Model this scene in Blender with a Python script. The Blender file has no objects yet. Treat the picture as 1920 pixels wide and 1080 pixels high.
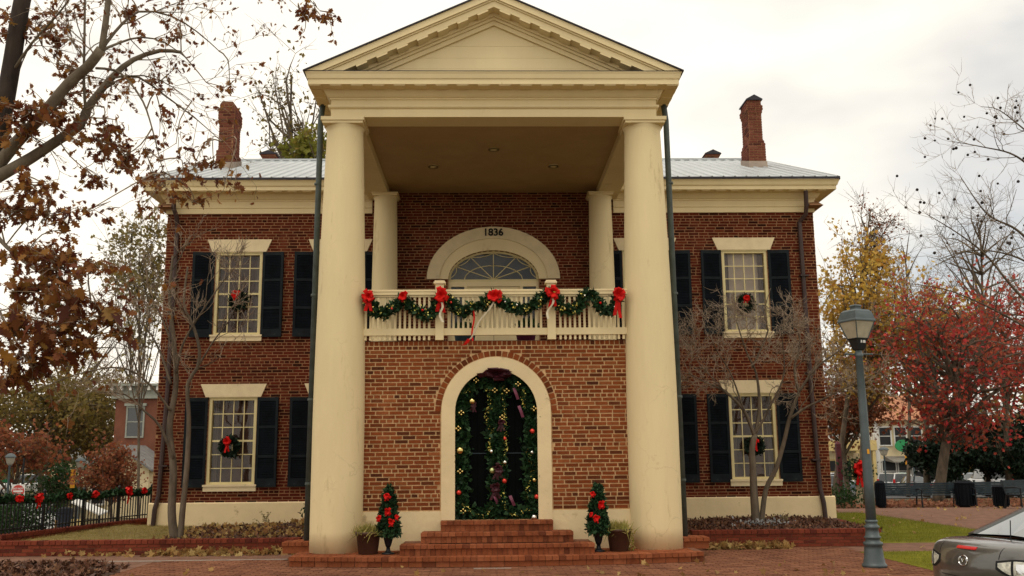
import bpy, bmesh, math, random
import numpy as np
from mathutils import Vector, Matrix
R_ = math.radians
SC = bpy.context.scene
COL = SC.collection
# ------------------------------------------------------------------ camera
FPX, TILT, YAW, ROLL = 1776.3, 0.1782, 0.0256, -0.0096
CAM = np.array([-0.1232, -15.9503, 1.6])
_cy, _sy, _ct, _st = math.cos(YAW), math.sin(YAW), math.cos(TILT), math.sin(TILT)
_F = np.array([_sy*_ct, _cy*_ct, _st]); _R0 = np.array([_cy, -_sy, 0.]); _U0 = np.cross(_R0, _F)
_R = _R0*math.cos(ROLL)+_U0*math.sin(ROLL); _U = -_R0*math.sin(ROLL)+_U0*math.cos(ROLL)
cam = bpy.data.cameras.new('camera'); co = bpy.data.objects.new('camera', cam); COL.objects.link(co)
cam.sensor_width = 36; cam.lens = FPX/1920*36; cam.clip_end = 3000; cam.clip_start = .1
co.matrix_world = Matrix(((_R[0], _U[0], -_F[0], CAM[0]), (_R[1], _U[1], -_F[1], CAM[1]), (_R[2], _U[2], -_F[2], CAM[2]), (0, 0, 0, 1)))
SC.camera = co
def at(u, v, y):
    """point of the place seen at photo pixel (u,v) that stands at distance y behind the portico front"""
    d = _F+_R*(u-960)/FPX+_U*(540-v)/FPX
    return CAM+d*(y-CAM[1])/d[1]
# ------------------------------------------------------------------ world, sun, exposure
SUN_EL, SUN_AZ = R_(68), R_(205)      # azimuth measured clockwise from +Y
w = bpy.data.worlds.new('World'); SC.world = w; w.use_nodes = True
nt = w.node_tree; nt.nodes.clear()
def N(t, ty, **kw):
    n = t.nodes.new(ty)
    for k, v in kw.items(): setattr(n, k, v)
    return n
out = N(nt, 'ShaderNodeOutputWorld'); bg = N(nt, 'ShaderNodeBackground'); bg.inputs[1].default_value = 0.10
sky = N(nt, 'ShaderNodeTexSky', sky_type='NISHITA', sun_disc=False)
sky.sun_elevation = SUN_EL; sky.sun_rotation = SUN_AZ; sky.altitude = 400; sky.air_density = 1; sky.dust_density = 2; sky.ozone_density = 1
tc = N(nt, 'ShaderNodeTexCoord'); mp = N(nt, 'ShaderNodeMapping'); mp.inputs['Scale'].default_value = (1, 1, 2.2)
mp.inputs['Location'].default_value = (.35, .1, .62)
nt.links.new(tc.outputs['Generated'], mp.inputs[0])
n1 = N(nt, 'ShaderNodeTexNoise'); n1.inputs['Scale'].default_value = 2.1; n1.inputs['Detail'].default_value = 7; n1.inputs['Roughness'].default_value = .52
nt.links.new(mp.outputs[0], n1.inputs['Vector'])
r1 = N(nt, 'ShaderNodeValToRGB'); e = r1.color_ramp.elements
e[0].position = .31; e[0].color = (6.2, 6.7, 7.0, 1); e[1].position = .62; e[1].color = (12.9, 12.0, 10.4, 1)
m_ = e.new(.44); m_.color = (11.9, 11.2, 9.9, 1)
nt.links.new(n1.outputs[0], r1.inputs[0])
n2 = N(nt, 'ShaderNodeTexNoise'); n2.inputs['Scale'].default_value = 1.6; n2.inputs['Detail'].default_value = 5
nt.links.new(mp.outputs[0], n2.inputs['Vector'])
r2 = N(nt, 'ShaderNodeValToRGB'); r2.color_ramp.elements[0].position = .30; r2.color_ramp.elements[0].color = (.55, .55, .55, 1)
r2.color_ramp.elements[1].position = .45; r2.color_ramp.elements[1].color = (.97, .97, .97, 1)
nt.links.new(n2.outputs[0], r2.inputs[0])
mx = N(nt, 'ShaderNodeMixRGB'); nt.links.new(r2.outputs[0], mx.inputs[0]); nt.links.new(sky.outputs[0], mx.inputs[1]); nt.links.new(r1.outputs[0], mx.inputs[2])
nt.links.new(mx.outputs[0], bg.inputs[0]); nt.links.new(bg.outputs[0], out.inputs[0])
sl = bpy.data.lights.new('sun', 'SUN'); so = bpy.data.objects.new('sun', sl); COL.objects.link(so)
sl.energy = 1.0; sl.angle = R_(25); sl.color = (1, .93, .82)
sd = Vector((math.sin(SUN_AZ)*math.cos(SUN_EL), math.cos(SUN_AZ)*math.cos(SUN_EL), math.sin(SUN_EL)))
so.rotation_euler = sd.to_track_quat('Z', 'Y').to_euler(); so.location = (0, -20, 30)
SC.view_settings.view_transform = 'Standard'; SC.view_settings.look = 'None'; SC.view_settings.gamma = 1
SC.view_settings.exposure = 0.0; SC.view_settings.use_curve_mapping = False
SC.render.engine = 'CYCLES'
# ------------------------------------------------------------------ materials
MT = {}
def base_mat(name):
    m = bpy.data.materials.new(name); m.use_nodes = True
    t = m.node_tree; b = t.nodes['Principled BSDF']; MT[name] = m
    return m, t, b
def pmat(name, col, var=.12, scale=6., rough=.6, bump=0., bscale=40., metal=0., spec=.3, col2=None, stretch=(1, 1, 1), dirt=None, coat=0., crack=None):
    """procedural paint / stone / cloth: two noise octaves vary the colour, optional fine bump, optional dirt patches"""
    m, t, b = base_mat(name)
    g = N(t, 'ShaderNodeTexCoord'); mpn = N(t, 'ShaderNodeMapping'); mpn.inputs['Scale'].default_value = stretch
    t.links.new(g.outputs['Object'], mpn.inputs[0])
    n = N(t, 'ShaderNodeTexNoise'); n.inputs['Scale'].default_value = scale; n.inputs['Detail'].default_value = 6; n.inputs['Roughness'].default_value = .6
    t.links.new(mpn.outputs[0], n.inputs['Vector'])
    r = N(t, 'ShaderNodeValToRGB'); c2 = col2 if col2 else tuple(c*(1-var*2) for c in col)
    r.color_ramp.elements[0].position = .3; r.color_ramp.elements[0].color = (*c2, 1)
    r.color_ramp.elements[1].position = .68; r.color_ramp.elements[1].color = (*[min(1, c*(1+var*.4)) for c in col], 1)
    t.links.new(n.outputs[0], r.inputs[0]); src = r.outputs[0]
    if dirt:
        d = N(t, 'ShaderNodeTexNoise'); d.inputs['Scale'].default_value = dirt[1]; d.inputs['Detail'].default_value = 8; d.inputs['Roughness'].default_value = .7
        t.links.new(mpn.outputs[0], d.inputs['Vector'])
        dr = N(t, 'ShaderNodeValToRGB'); dr.color_ramp.elements[0].position = dirt[2]; dr.color_ramp.elements[1].position = dirt[2]+.12
        mxx = N(t, 'ShaderNodeMixRGB'); t.links.new(d.outputs[0], dr.inputs[0]); t.links.new(dr.outputs[0], mxx.inputs[0])
        t.links.new(src, mxx.inputs[1]); mxx.inputs[2].default_value = (*dirt[0], 1); src = mxx.outputs[0]
    if crack:
        vo = N(t, 'ShaderNodeTexVoronoi', feature='DISTANCE_TO_EDGE'); vo.inputs['Scale'].default_value = 1.1
        wn = N(t, 'ShaderNodeTexNoise'); wn.inputs['Scale'].default_value = 3.5; wn.inputs['Detail'].default_value = 6; t.links.new(g.outputs['Object'], wn.inputs['Vector'])
        vm = N(t, 'ShaderNodeMixRGB', blend_type='ADD'); vm.inputs[0].default_value = .55; t.links.new(g.outputs['Object'], vm.inputs[1]); t.links.new(wn.outputs['Color'], vm.inputs[2]); t.links.new(vm.outputs[0], vo.inputs['Vector'])
        cr1 = N(t, 'ShaderNodeMapRange'); cr1.inputs['From Min'].default_value = .014; cr1.inputs['From Max'].default_value = .002; t.links.new(vo.outputs['Distance'], cr1.inputs[0])
        gt = N(t, 'ShaderNodeMapRange'); gt.inputs['From Min'].default_value = .5; gt.inputs['From Max'].default_value = .62; gt.inputs['To Max'].default_value = .26; t.links.new(n.outputs[0], gt.inputs[0])
        ml = N(t, 'ShaderNodeMath', operation='MULTIPLY'); t.links.new(cr1.outputs[0], ml.inputs[0]); t.links.new(gt.outputs[0], ml.inputs[1])
        mc_ = N(t, 'ShaderNodeMixRGB'); t.links.new(ml.outputs[0], mc_.inputs[0]); t.links.new(src, mc_.inputs[1]); mc_.inputs[2].default_value = (*crack, 1); src = mc_.outputs[0]
    t.links.new(src, b.inputs['Base Color'])
    b.inputs['Roughness'].default_value = rough; b.inputs['Metallic'].default_value = metal; b.inputs['Specular IOR Level'].default_value = spec
    if coat: b.inputs['Coat Weight'].default_value = coat; b.inputs['Coat Roughness'].default_value = .05
    if bump:
        bn = N(t, 'ShaderNodeTexNoise'); bn.inputs['Scale'].default_value = bscale; bn.inputs['Detail'].default_value = 5
        t.links.new(mpn.outputs[0], bn.inputs['Vector'])
        bb = N(t, 'ShaderNodeBump'); bb.inputs['Strength'].default_value = bump; bb.inputs['Distance'].default_value = .02
        t.links.new(bn.outputs[0], bb.inputs['Height']); t.links.new(bb.outputs[0], b.inputs['Normal'])
    return m
def ramp_mat(name, cols, rough=.8, attr='rnd', bump=.25, bscale=60, trans=0., spec=.2, grime=.25, stain=None):
    """piece colour picked by a per-piece random number: attribute for joined pieces, object random for single pieces"""
    m, t, b = base_mat(name)
    if attr: a = N(t, 'ShaderNodeAttribute', attribute_name=attr); s = a.outputs['Fac']
    else: a = N(t, 'ShaderNodeObjectInfo'); s = a.outputs['Random']
    r = N(t, 'ShaderNodeValToRGB'); el = r.color_ramp.elements; k = len(cols)
    while len(el) < k: el.new(.5)
    for i, c in enumerate(cols): el[i].position = i/(k-1); el[i].color = (*c, 1)
    t.links.new(s, r.inputs[0])
    g = N(t, 'ShaderNodeNewGeometry'); n = N(t, 'ShaderNodeTexNoise'); n.inputs['Scale'].default_value = 22; n.inputs['Detail'].default_value = 4
    t.links.new(g.outputs['Position'], n.inputs['Vector'])
    n3 = N(t, 'ShaderNodeTexNoise'); n3.inputs['Scale'].default_value = .55; n3.inputs['Detail'].default_value = 5
    t.links.new(g.outputs['Position'], n3.inputs['Vector'])
    ad = N(t, 'ShaderNodeMath', operation='ADD'); t.links.new(n.outputs[0], ad.inputs[0]); t.links.new(n3.outputs[0], ad.inputs[1])
    mr = N(t, 'ShaderNodeMapRange'); mr.inputs['From Min'].default_value = .6; mr.inputs['From Max'].default_value = 1.4
    mr.inputs['To Min'].default_value = 1-grime; mr.inputs['To Max'].default_value = 1+grime; t.links.new(ad.outputs[0], mr.inputs[0])
    mu = N(t, 'ShaderNodeMixRGB', blend_type='MULTIPLY'); mu.inputs[0].default_value = 1
    t.links.new(r.outputs[0], mu.inputs[1]); t.links.new(mr.outputs[0], mu.inputs[2])
    if stain:
        ps = N(t, 'ShaderNodeMapping'); ps.inputs['Scale'].default_value = (.9, .9, .5); t.links.new(g.outputs['Position'], ps.inputs[0])
        s1 = N(t, 'ShaderNodeTexNoise'); s1.inputs['Scale'].default_value = 1.3; s1.inputs['Detail'].default_value = 9; s1.inputs['Roughness'].default_value = .68; t.links.new(ps.outputs[0], s1.inputs['Vector'])
        for (p0, p1, c_s, amt) in ((.56, .74, stain[0], .75), (.44, .26, stain[1], .6)):
            mrs = N(t, 'ShaderNodeMapRange'); mrs.inputs['From Min'].default_value = p0; mrs.inputs['From Max'].default_value = p1; mrs.inputs['To Max'].default_value = amt; t.links.new(s1.outputs[0], mrs.inputs[0])
            ms = N(t, 'ShaderNodeMixRGB'); t.links.new(mrs.outputs[0], ms.inputs[0]); t.links.new(mu.outputs[0], ms.inputs[1]); ms.inputs[2].default_value = (*c_s, 1); mu = ms
    t.links.new(mu.outputs[0], b.inputs['Base Color']); b.inputs['Roughness'].default_value = rough; b.inputs['Specular IOR Level'].default_value = spec
    if bump:
        bn = N(t, 'ShaderNodeTexNoise'); bn.inputs['Scale'].default_value = bscale; t.links.new(g.outputs['Position'], bn.inputs['Vector'])
        bb = N(t, 'ShaderNodeBump'); bb.inputs['Strength'].default_value = bump; bb.inputs['Distance'].default_value = .01
        t.links.new(bn.outputs[0], bb.inputs['Height']); t.links.new(bb.outputs[0], b.inputs['Normal'])
    if trans:
        tr = N(t, 'ShaderNodeBsdfTranslucent'); t.links.new(mu.outputs[0], tr.inputs[0])
        mxs = N(t, 'ShaderNodeMixShader'); mxs.inputs[0].default_value = trans
        o = t.nodes['Material Output']; t.links.new(b.outputs[0], mxs.inputs[1]); t.links.new(tr.outputs[0], mxs.inputs[2]); t.links.new(mxs.outputs[0], o.inputs[0])
    return m
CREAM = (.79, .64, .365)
pmat('cream_paint', CREAM, .05, 1.2, .55, .05, 30, stretch=(1, 1, .35), dirt=((.52, .39, .20), 2.6, .64))
pmat('column_stucco', CREAM, .07, 1.1, .75, .22, 13, stretch=(1, 1, .22), dirt=((.50, .385, .20), 3.2, .605), crack=(.42, .32, .17))
pmat('plinth_stucco', (.76, .60, .35), .07, 1.5, .8, .2, 14, dirt=((.33, .24, .12), 2.6, .60))
pmat('stone_lintel', (.74, .60, .37), .08, 3, .75, .15, 30, dirt=((.42, .34, .2), 4, .62))
pmat('sash_paint', (.68, .57, .29), .05, 4, .5)
pmat('mortar_red', (.34, .175, .085), .15, 9, 1.0, .3, 50)
pmat('mortar_front', (.62, .39, .195), .15, 9, 1.0, .3, 50)
pmat('mortar_dark', (.20, .085, .045), .2, 9, .95, .3, 50)
BR = [(.028, .008, .005), (.070, .0125, .007), (.098, .017, .0085), (.115, .021, .010), (.085, .015, .008), (.14, .032, .014)]
BF = [(.075, .024, .012), (.16, .041, .013), (.205, .052, .017), (.235, .064, .02), (.185, .046, .015), (.27, .087, .031)]
BS = [(.13, .040, .02), (.22, .066, .028), (.26, .08, .033), (.23, .07, .03), (.30, .10, .045)]
BC = [(.07, .024, .018), (.13, .042, .029), (.17, .056, .037), (.15, .048, .032), (.21, .08, .052)]
BW = [(.10, .025, .017), (.17, .038, .022), (.21, .05, .027), (.15, .035, .02)]
BP = [(.13, .055, .034), (.185, .08, .046), (.22, .095, .052), (.165, .07, .042), (.25, .115, .064)]
for nme, cc in (('brick_chimney', BC), ('brick_red', BR), ('brick_front', BF), ('brick_step', BS), ('brick_low', BW), ('paver', BP)):
    stn = ((.045, .014, .009), tuple(min(1, c*1.4+.008) for c in cc[-1]))
    ramp_mat(nme+'_mass', cc, .95, 'rnd', spec=.06, stain=stn); ramp_mat(nme+'_piece', cc, .95, None, spec=.06, stain=stn)
pmat('shutter_paint', (.005, .007, .010), .3, 3, .75, .05, 40, spec=.06)
pmat('shutter_edge', (.012, .017, .020), .35, 3, .7, .05, 40, spec=.12, dirt=((.035, .042, .042), 5, .62))
pmat('door_black', (.003, .004, .004), .2, 5, .7, .05, 40, spec=.04)
pmat('roof_metal', (.50, .53, .54), .12, 1.2, .42, .05, 12, metal=.35, stretch=(1, .25, 1), dirt=((.30, .27, .24), 1.1, .62))
pmat('roof_edge', (.035, .03, .04), .2, 4, .6)
pmat('downspout_green', (.085, .105, .095), .2, 6, .5, dirt=((.28, .27, .22), 9, .68))
pmat('downspout_brown', (.055, .03, .026), .2, 6, .45)
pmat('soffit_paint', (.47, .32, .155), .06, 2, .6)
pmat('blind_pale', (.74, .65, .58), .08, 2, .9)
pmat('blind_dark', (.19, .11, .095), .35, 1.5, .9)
pmat('curtain', (.22, .175, .16), .1, 8, .9, stretch=(6, 1, .4))
pmat('lamp_paint', (.075, .098, .105), .12, 8, .42, .03, 60, spec=.45, dirt=((.15, .16, .14), 7, .66))
pmat('black_iron', (.012, .012, .014), .2, 12, .5)
pmat('bench_paint', (.028, .044, .052), .25, 7, .55, spec=.25)
pmat('can_paint', (.006, .008, .012), .2, 7, .6, spec=.1)
pmat('concrete', (.36, .29, .235), .15, 3, .9, .2, 25)
pmat('balcony_deck', (.12, .085, .06), .2, 3, .8, .1, 25)
pmat('walk_pink', (.23, .125, .085), .2, 4, .95, .3, 25, spec=.1, dirt=((.15, .075, .048), 3, .54))
pmat('asphalt', (.075, .072, .072), .15, 3, .9, .2, 60)
pmat('mulch', (.085, .042, .026), .35, 14, .95, .7, 40, col2=(.03, .015, .01))
pmat('soil_grass', (.19, .18, .018), .3, 1.6, .95, .5, 30, spec=.05, col2=(.10, .10, .012))
pmat('soil_dry', (.27, .20, .075), .3, 3, .95, .5, 30, col2=(.17, .13, .05))
pmat('ground_far', (.14, .105, .05), .3, .3, .95, .4, 6, col2=(.09, .075, .03))
pmat('pot_brown', (.075, .035, .022), .2, 5, .5, .1, 20)
pmat('urn_dark', (.012, .013, .016), .2, 6, .4)
pmat('bow_red', (.64, .009, .006), .2, 14, .6, .15, 30, spec=.15)
pmat('bow_dark', (.055, .008, .014), .2, 14, .5, .15, 30)
pmat('ribbon_pink', (.20, .05, .09), .2, 9, .4)
pmat('ribbon_cream', (.75, .66, .48), .1, 9, .35)
pmat('bark_grey', (.15, .115, .08), .3, 7, .95, .6, 30, stretch=(1, 1, .3), col2=(.06, .045, .032))
pmat('bark_pale', (.185, .15, .108), .3, 6, .95, .8, 22, stretch=(1, 1, .4), col2=(.085, .062, .042), dirt=((.05, .037, .028), 4, .58))
pmat('bark_dark', (.05, .036, .028), .3, 8, .95, .7, 26, stretch=(1, 1, .3))
pmat('bark_twig', (.34, .255, .18), .25, 8, .95)
LEAF = dict(
 oak=[(.07, .018, .010), (.15, .04, .016), (.27, .11, .028), (.12, .032, .018), (.36, .17, .036), (.17, .045, .02), (.25, .14, .035)],
 yellow=[(.55, .34, .06), (.68, .46, .08), (.46, .32, .08), (.56, .28, .06), (.4, .32, .09)],
 red=[(.38, .03, .035), (.53, .04, .045), (.33, .09, .04), (.58, .07, .055), (.36, .13, .05), (.52, .09, .055), (.28, .05, .035)],
 orange=[(.24, .07, .028), (.32, .11, .045), (.2, .05, .03), (.28, .14, .055)],
 olive=[(.17, .13, .03), (.22, .16, .04), (.13, .10, .035), (.25, .15, .05)],
 green=[(.02, .05, .012), (.035, .075, .018), (.015, .035, .012)],
 ygreen=[(.2, .2, .03), (.28, .26, .04), (.16, .18, .03), (.32, .22, .05)],
 needle=[(.012, .035, .012), (.022, .06, .018), (.01, .025, .012), (.03, .075, .025)],
 dark=[(.006, .016, .008), (.012, .028, .012), (.008, .02, .01)],
 pale=[(.28, .21, .09), (.33, .25, .08), (.22, .17, .08), (.24, .22, .07)],
 fallen=[(.38, .21, .07), (.52, .34, .12), (.28, .13, .05), (.58, .43, .17), (.2, .09, .035)],
 mulchy=[(.05, .022, .014), (.10, .04, .022), (.16, .07, .035), (.07, .03, .02), (.2, .1, .05)],
 litter=[(.30, .12, .07), (.42, .18, .10), (.22, .09, .05), (.36, .22, .12)],
 grass=[(.13, .155, .01), (.21, .21, .015), (.10, .12, .01), (.27, .24, .03)],
 drygrass=[(.32, .24, .08), (.38, .29, .10), (.24, .19, .06), (.22, .2, .05)],
 straw=[(.42, .34, .10), (.30, .30, .07), (.5, .4, .14), (.2, .2, .05)],
 tinsel=[(.75, .55, .10), (.85, .7, .2), (.6, .6, .1)],
 pod=[(.02, .014, .012), (.035, .024, .02)])
for k_, c_ in LEAF.items():
    ramp_mat('leaf_'+k_, c_, .6 if k_ != 'tinsel' else .25, 'rnd', 0, trans=0 if k_ in('pod', 'tinsel', 'mulchy', 'needle', 'dark') else .4, grime=.15)
    ramp_mat('leaf1_'+k_, c_, .6, None, 0, trans=.4, grime=.15) if k_ == 'oak' else None
def metal_mat(name, col, rough=.2, metal=1.):
    return pmat(name, col, .05, 5, rough, metal=metal, spec=.5)
metal_mat('gold', (.8, .6, .22)); metal_mat('silver', (.8, .78, .7)); metal_mat('ball_red', (.7, .05, .03), .25, .4); metal_mat('ball_green', (.55, .6, .25), .25, .7); metal_mat('chrome', (.75, .75, .76), .12)
def glass_mat(name, tint, alpha, rough=.03):
    m, t, b = base_mat(name)
    g = N(t, 'ShaderNodeTexCoord'); n = N(t, 'ShaderNodeTexNoise'); n.inputs['Scale'].default_value = 1.8
    t.links.new(g.outputs['Object'], n.inputs[0])
    bb = N(t, 'ShaderNodeBump'); bb.inputs['Strength'].default_value = .12; bb.inputs['Distance'].default_value = .05
    t.links.new(n.outputs[0], bb.inputs['Height'])
    tr = N(t, 'ShaderNodeBsdfTransparent'); tr.inputs[0].default_value = (*tint, 1)
    gl = N(t, 'ShaderNodeBsdfGlossy'); gl.inputs['Roughness'].default_value = rough; t.links.new(bb.outputs[0], gl.inputs['Normal'])
    fr = N(t, 'ShaderNodeFresnel'); fr.inputs[0].default_value = 1.26
    ad = N(t, 'ShaderNodeMath', operation='ADD'); ad.inputs[1].default_value = alpha; t.links.new(fr.outputs[0], ad.inputs[0])
    mxs = N(t, 'ShaderNodeMixShader'); t.links.new(ad.outputs[0], mxs.inputs[0]); t.links.new(tr.outputs[0], mxs.inputs[1]); t.links.new(gl.outputs[0], mxs.inputs[2])
    t.links.new(mxs.outputs[0], t.nodes['Material Output'].inputs[0]); t.nodes.remove(b)
    return m
glass_mat('pane_glass', (.9, .88, .85), .012); pmat('lantern_glass', (.46, .41, .31), .15, 6, .25, spec=.5)
pmat('lantern_inside', (.40, .36, .28), .1, 3, .8)
pmat('car_glass', (.02, .025, .03), .1, 2, .05, spec=.8)
pmat('rear_glass', (.10, .12, .12), .1, 2, .04, spec=1.0, coat=1)
pmat('tyre', (.012, .012, .013), .2, 9, .9)
pmat('car_grey', (.10, .094, .086), .06, 1.5, .3, metal=.4, spec=.5, coat=1., dirt=((.15, .135, .11), 5, .68))
for nm, c in dict(car_white=(.7, .7, .68), car_silver=(.4, .41, .42), car_blue=(.10, .14, .17), car_dark=(.03, .035, .045), car_red=(.35, .04, .04)).items(): pmat(nm, c, .04, 2, .3, spec=.5, coat=.6)
pmat('tail_red', (.55, .02, .02), .1, 8, .25, spec=.5); pmat('tail_clear', (.72, .70, .60), .3, 18, .15, spec=.6); pmat('black_trim', (.01, .01, .011), .1, 8, .6)
pmat('bld_brick', (.27, .085, .05), .2, 2, .9, .2, 30); pmat('bld_brick_pale', (.20, .075, .045), .12, 1.3, .9, .1, 20)
pmat('bld_cream', (.70, .58, .36), .08, .8, .8, dirt=((.5, .4, .25), 1, .62)); pmat('bld_yellow', (.62, .47, .20), .08, .8, .8)
pmat('bld_white', (.75, .73, .68), .06, .8, .8); pmat('bld_trim', (.32, .33, .28), .1, 2, .7); pmat('bld_dark', (.02, .02, .022), .2, 2, .4)
pmat('roof_terra', (.50, .22, .12), .2, 3, .9, .3, 12); pmat('roof_grey', (.22, .21, .2), .2, 3, .9)
pmat('banner', (.78, .36, .03), .12, 3, .8); pmat('sign_white', (.75, .73, .68), .05, 4, .6); pmat('sign_red', (.55, .06, .045), .1, 4, .6); pmat('sign_green', (.03, .28, .10), .1, 4, .6)
pmat('post_maroon', (.10, .015, .02), .2, 6, .6); pmat('post_wood', (.45, .36, .22), .2, 6, .8); pmat('awning', (.22, .2, .17), .15, 3, .9)
pmat('ink_black', (.012, .011, .010), .1, 9, .8); pmat('ink_white', (.72, .7, .66), .1, 9, .8)
pmat('jeans', (.05, .085, .16), .2, 18, .9, .2, 60); pmat('jacket', (.03, .035, .05), .2, 18, .9, .2, 60); pmat('skin', (.45, .26, .17), .1, 9, .6); pmat('hair', (.05, .03, .02), .2, 30, .7)
pmat('pot_blue', (.05, .09, .12), .2, 5, .4); pmat('pot_purple', (.13, .02, .06), .2, 5, .5); pmat('ground_stone', (.4, .4, .4), .3, 14, .9, .4, 30)
# ------------------------------------------------------------------ mesh helpers
def link(o, parent=None):
    COL.objects.link(o)
    if parent is not None: o.parent = parent
    return o
def mesh(name, v, f, smooth=False, rnd=None):
    me = bpy.data.meshes.new(name); v = np.asarray(v, float); me.from_pydata(v.tolist() if len(v) < 4000 else v, [], f)
    if smooth: me.polygons.foreach_set('use_smooth', np.ones(len(me.polygons), bool))
    if rnd is not None:
        a = me.attributes.new('rnd', 'FLOAT', 'FACE'); a.data.foreach_set('value', np.asarray(rnd, np.float32))
    return me
def obj(name, me, mat, parent=None, loc=None, rot=None, scale=None):
    o = bpy.data.objects.new(name, me); link(o, parent)
    if mat and len(me.materials) == 0: me.materials.append(MT[mat])
    if loc is not None: o.location = loc
    if rot is not None: o.rotation_euler = rot
    if scale is not None: o.scale = scale
    return o
def thing(name, label, cat, loc=(0, 0, 0), rz=0, group=None):
    o = bpy.data.objects.new(name, None); o.empty_display_size = .3; link(o); o.location = loc; o.rotation_euler = (0, 0, rz)
    return tag(o, label, cat, group)
def tag(o, label, cat, group=None):
    o['label'] = label; o['category'] = cat
    if group: o['group'] = group
    return o
def struct(o): o['kind'] = 'structure'; return o
def stuff(o): o['kind'] = 'stuff'; return o
def dup(root, loc, rz=0, label=None):
    r = root.copy(); COL.objects.link(r); r.location = loc; r.rotation_euler = (0, 0, rz)
    if label: r['label'] = label
    for ch in root.children:
        c = ch.copy(); COL.objects.link(c); c.parent = r
        for g in ch.children:
            d = g.copy(); COL.objects.link(d); d.parent = c
    return r
class MB:
    def __init__(s): s.v = []; s.f = []; s.r = []
    def add(s, v, f, r=0.):
        o = len(s.v); s.v.extend([tuple(map(float, p)) for p in v]); s.f.extend([tuple(i+o for i in q) for q in f]); s.r.extend([r]*len(f)); return s
    def box(s, a, b, r=0.):
        x0, y0, z0 = a; x1, y1, z1 = b
        return s.add([(x0, y0, z0), (x1, y0, z0), (x1, y1, z0), (x0, y1, z0), (x0, y0, z1), (x1, y0, z1), (x1, y1, z1), (x0, y1, z1)],
                     [(0, 3, 2, 1), (4, 5, 6, 7), (0, 1, 5, 4), (1, 2, 6, 5), (2, 3, 7, 6), (3, 0, 4, 7)], r)
    def prism(s, poly, y0, y1, r=0.):
        """polygon in x,z extruded along y"""
        n = len(poly); v = [(x, y0, z) for x, z in poly]+[(x, y1, z) for x, z in poly]
        f = [tuple(range(n)), tuple(range(2*n-1, n-1, -1))]+[(i, i+n, (i+1) % n+n, (i+1) % n) for i in range(n)]
        return s.add(v, f, r)
    def prism_z(s, poly, z0, z1, r=0.):
        n = len(poly); v = [(x, y, z0) for x, y in poly]+[(x, y, z1) for x, y in poly]
        f = [tuple(range(n-1, -1, -1)), tuple(range(n, 2*n))]+[(i, (i+1) % n, (i+1) % n+n, i+n) for i in range(n)]
        return s.add(v, f, r)
    def prism_x(s, poly, x0, x1, r=0.):
        n = len(poly); v = [(x0, y, z) for y, z in poly]+[(x1, y, z) for y, z in poly]
        f = [tuple(range(n-1, -1, -1)), tuple(range(n, 2*n))]+[(i, (i+1) % n, (i+1) % n+n, i+n) for i in range(n)]
        return s.add(v, f, r)
    def lathe(s, prof, c=(0, 0, 0), n=20, r=0.):
        v = []; f = []
        for rr, z in prof:
            for k in range(n): a = 2*math.pi*k/n; v.append((c[0]+rr*math.cos(a), c[1]+rr*math.sin(a), c[2]+z))
        for i in range(len(prof)-1):
            for k in range(n): k2 = (k+1) % n; f.append((i*n+k, i*n+k2, (i+1)*n+k2, (i+1)*n+k))
        f.append(tuple(range(n-1, -1, -1))); f.append(tuple((len(prof)-1)*n+k for k in range(n)))
        return s.add(v, f, r)
    def tube(s, pts, rad, n=8, r=0., caps=True):
        v, f = tube_vf(np.asarray(pts, float), np.full(len(pts), rad) if np.isscalar(rad) else np.asarray(rad, float), n, caps)
        return s.add(v, f, r)
    def mesh(s, name, smooth=False, rnd=False): return mesh(name, s.v, s.f, smooth, s.r if rnd else None)
    def build(s, name, mat, parent=None, smooth=False, rnd=False, **kw): return obj(name, s.mesh(name, smooth, rnd), mat, parent, **kw)
def tube_vf(p, rad, n, caps=True):
    m = len(p); t = np.gradient(p, axis=0); t /= np.linalg.norm(t, axis=1)[:, None]+1e-9
    up = np.array([0, 0, 1.]) if abs(t[0, 2]) < .9 else np.array([1., 0, 0])
    a = np.cross(t, up); a /= np.linalg.norm(a, axis=1)[:, None]+1e-9; b = np.cross(t, a)
    th = np.arange(n)*2*np.pi/n
    v = (p[:, None]+rad[:, None, None]*(a[:, None]*np.cos(th)[None, :, None]+b[:, None]*np.sin(th)[None, :, None])).reshape(-1, 3)
    f = [(i*n+k, i*n+(k+1) % n, (i+1)*n+(k+1) % n, (i+1)*n+k) for i in range(m-1) for k in range(n)]
    if caps: f += [tuple(range(n-1, -1, -1)), tuple((m-1)*n+k for k in range(n))]
    return v, f
def tubes_mesh(name, polys, sides=None):
    V = []; F = []; o = 0
    for p, r in polys:
        n = sides or (8 if r[0] > .06 else 5 if r[0] > .015 else 3)
        v, f = tube_vf(np.asarray(p, float), np.asarray(r, float), n, r[0] > .015)
        V.append(v); F += [tuple(i+o for i in q) for q in f]; o += len(v)
    return mesh(name, np.concatenate(V), F, True)
LEAFSHAPES = dict(
 diamond=[(0, 0), (.32, .45), (0, 1), (-.32, .45)],
 blade=[(-.03, 0), (.03, 0), (.0, 1)],
 needle=[(-.06, 0), (.06, 0), (.0, 1)],
 oak=[(0, 0), (.10, .12), (.30, .16), (.17, .30), (.42, .42), (.18, .52), (.38, .70), (.15, .74), (.12, .92), (0, 1), (-.12, .92), (-.15, .74), (-.38, .70), (-.18, .52), (-.42, .42), (-.17, .30), (-.30, .16), (-.10, .12)],
 maple=[(0, 0), (.42, .1), (.3, .35), (.55, .62), (.2, .62), (0, 1), (-.2, .62), (-.55, .62), (-.3, .35), (-.42, .1)])
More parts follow.
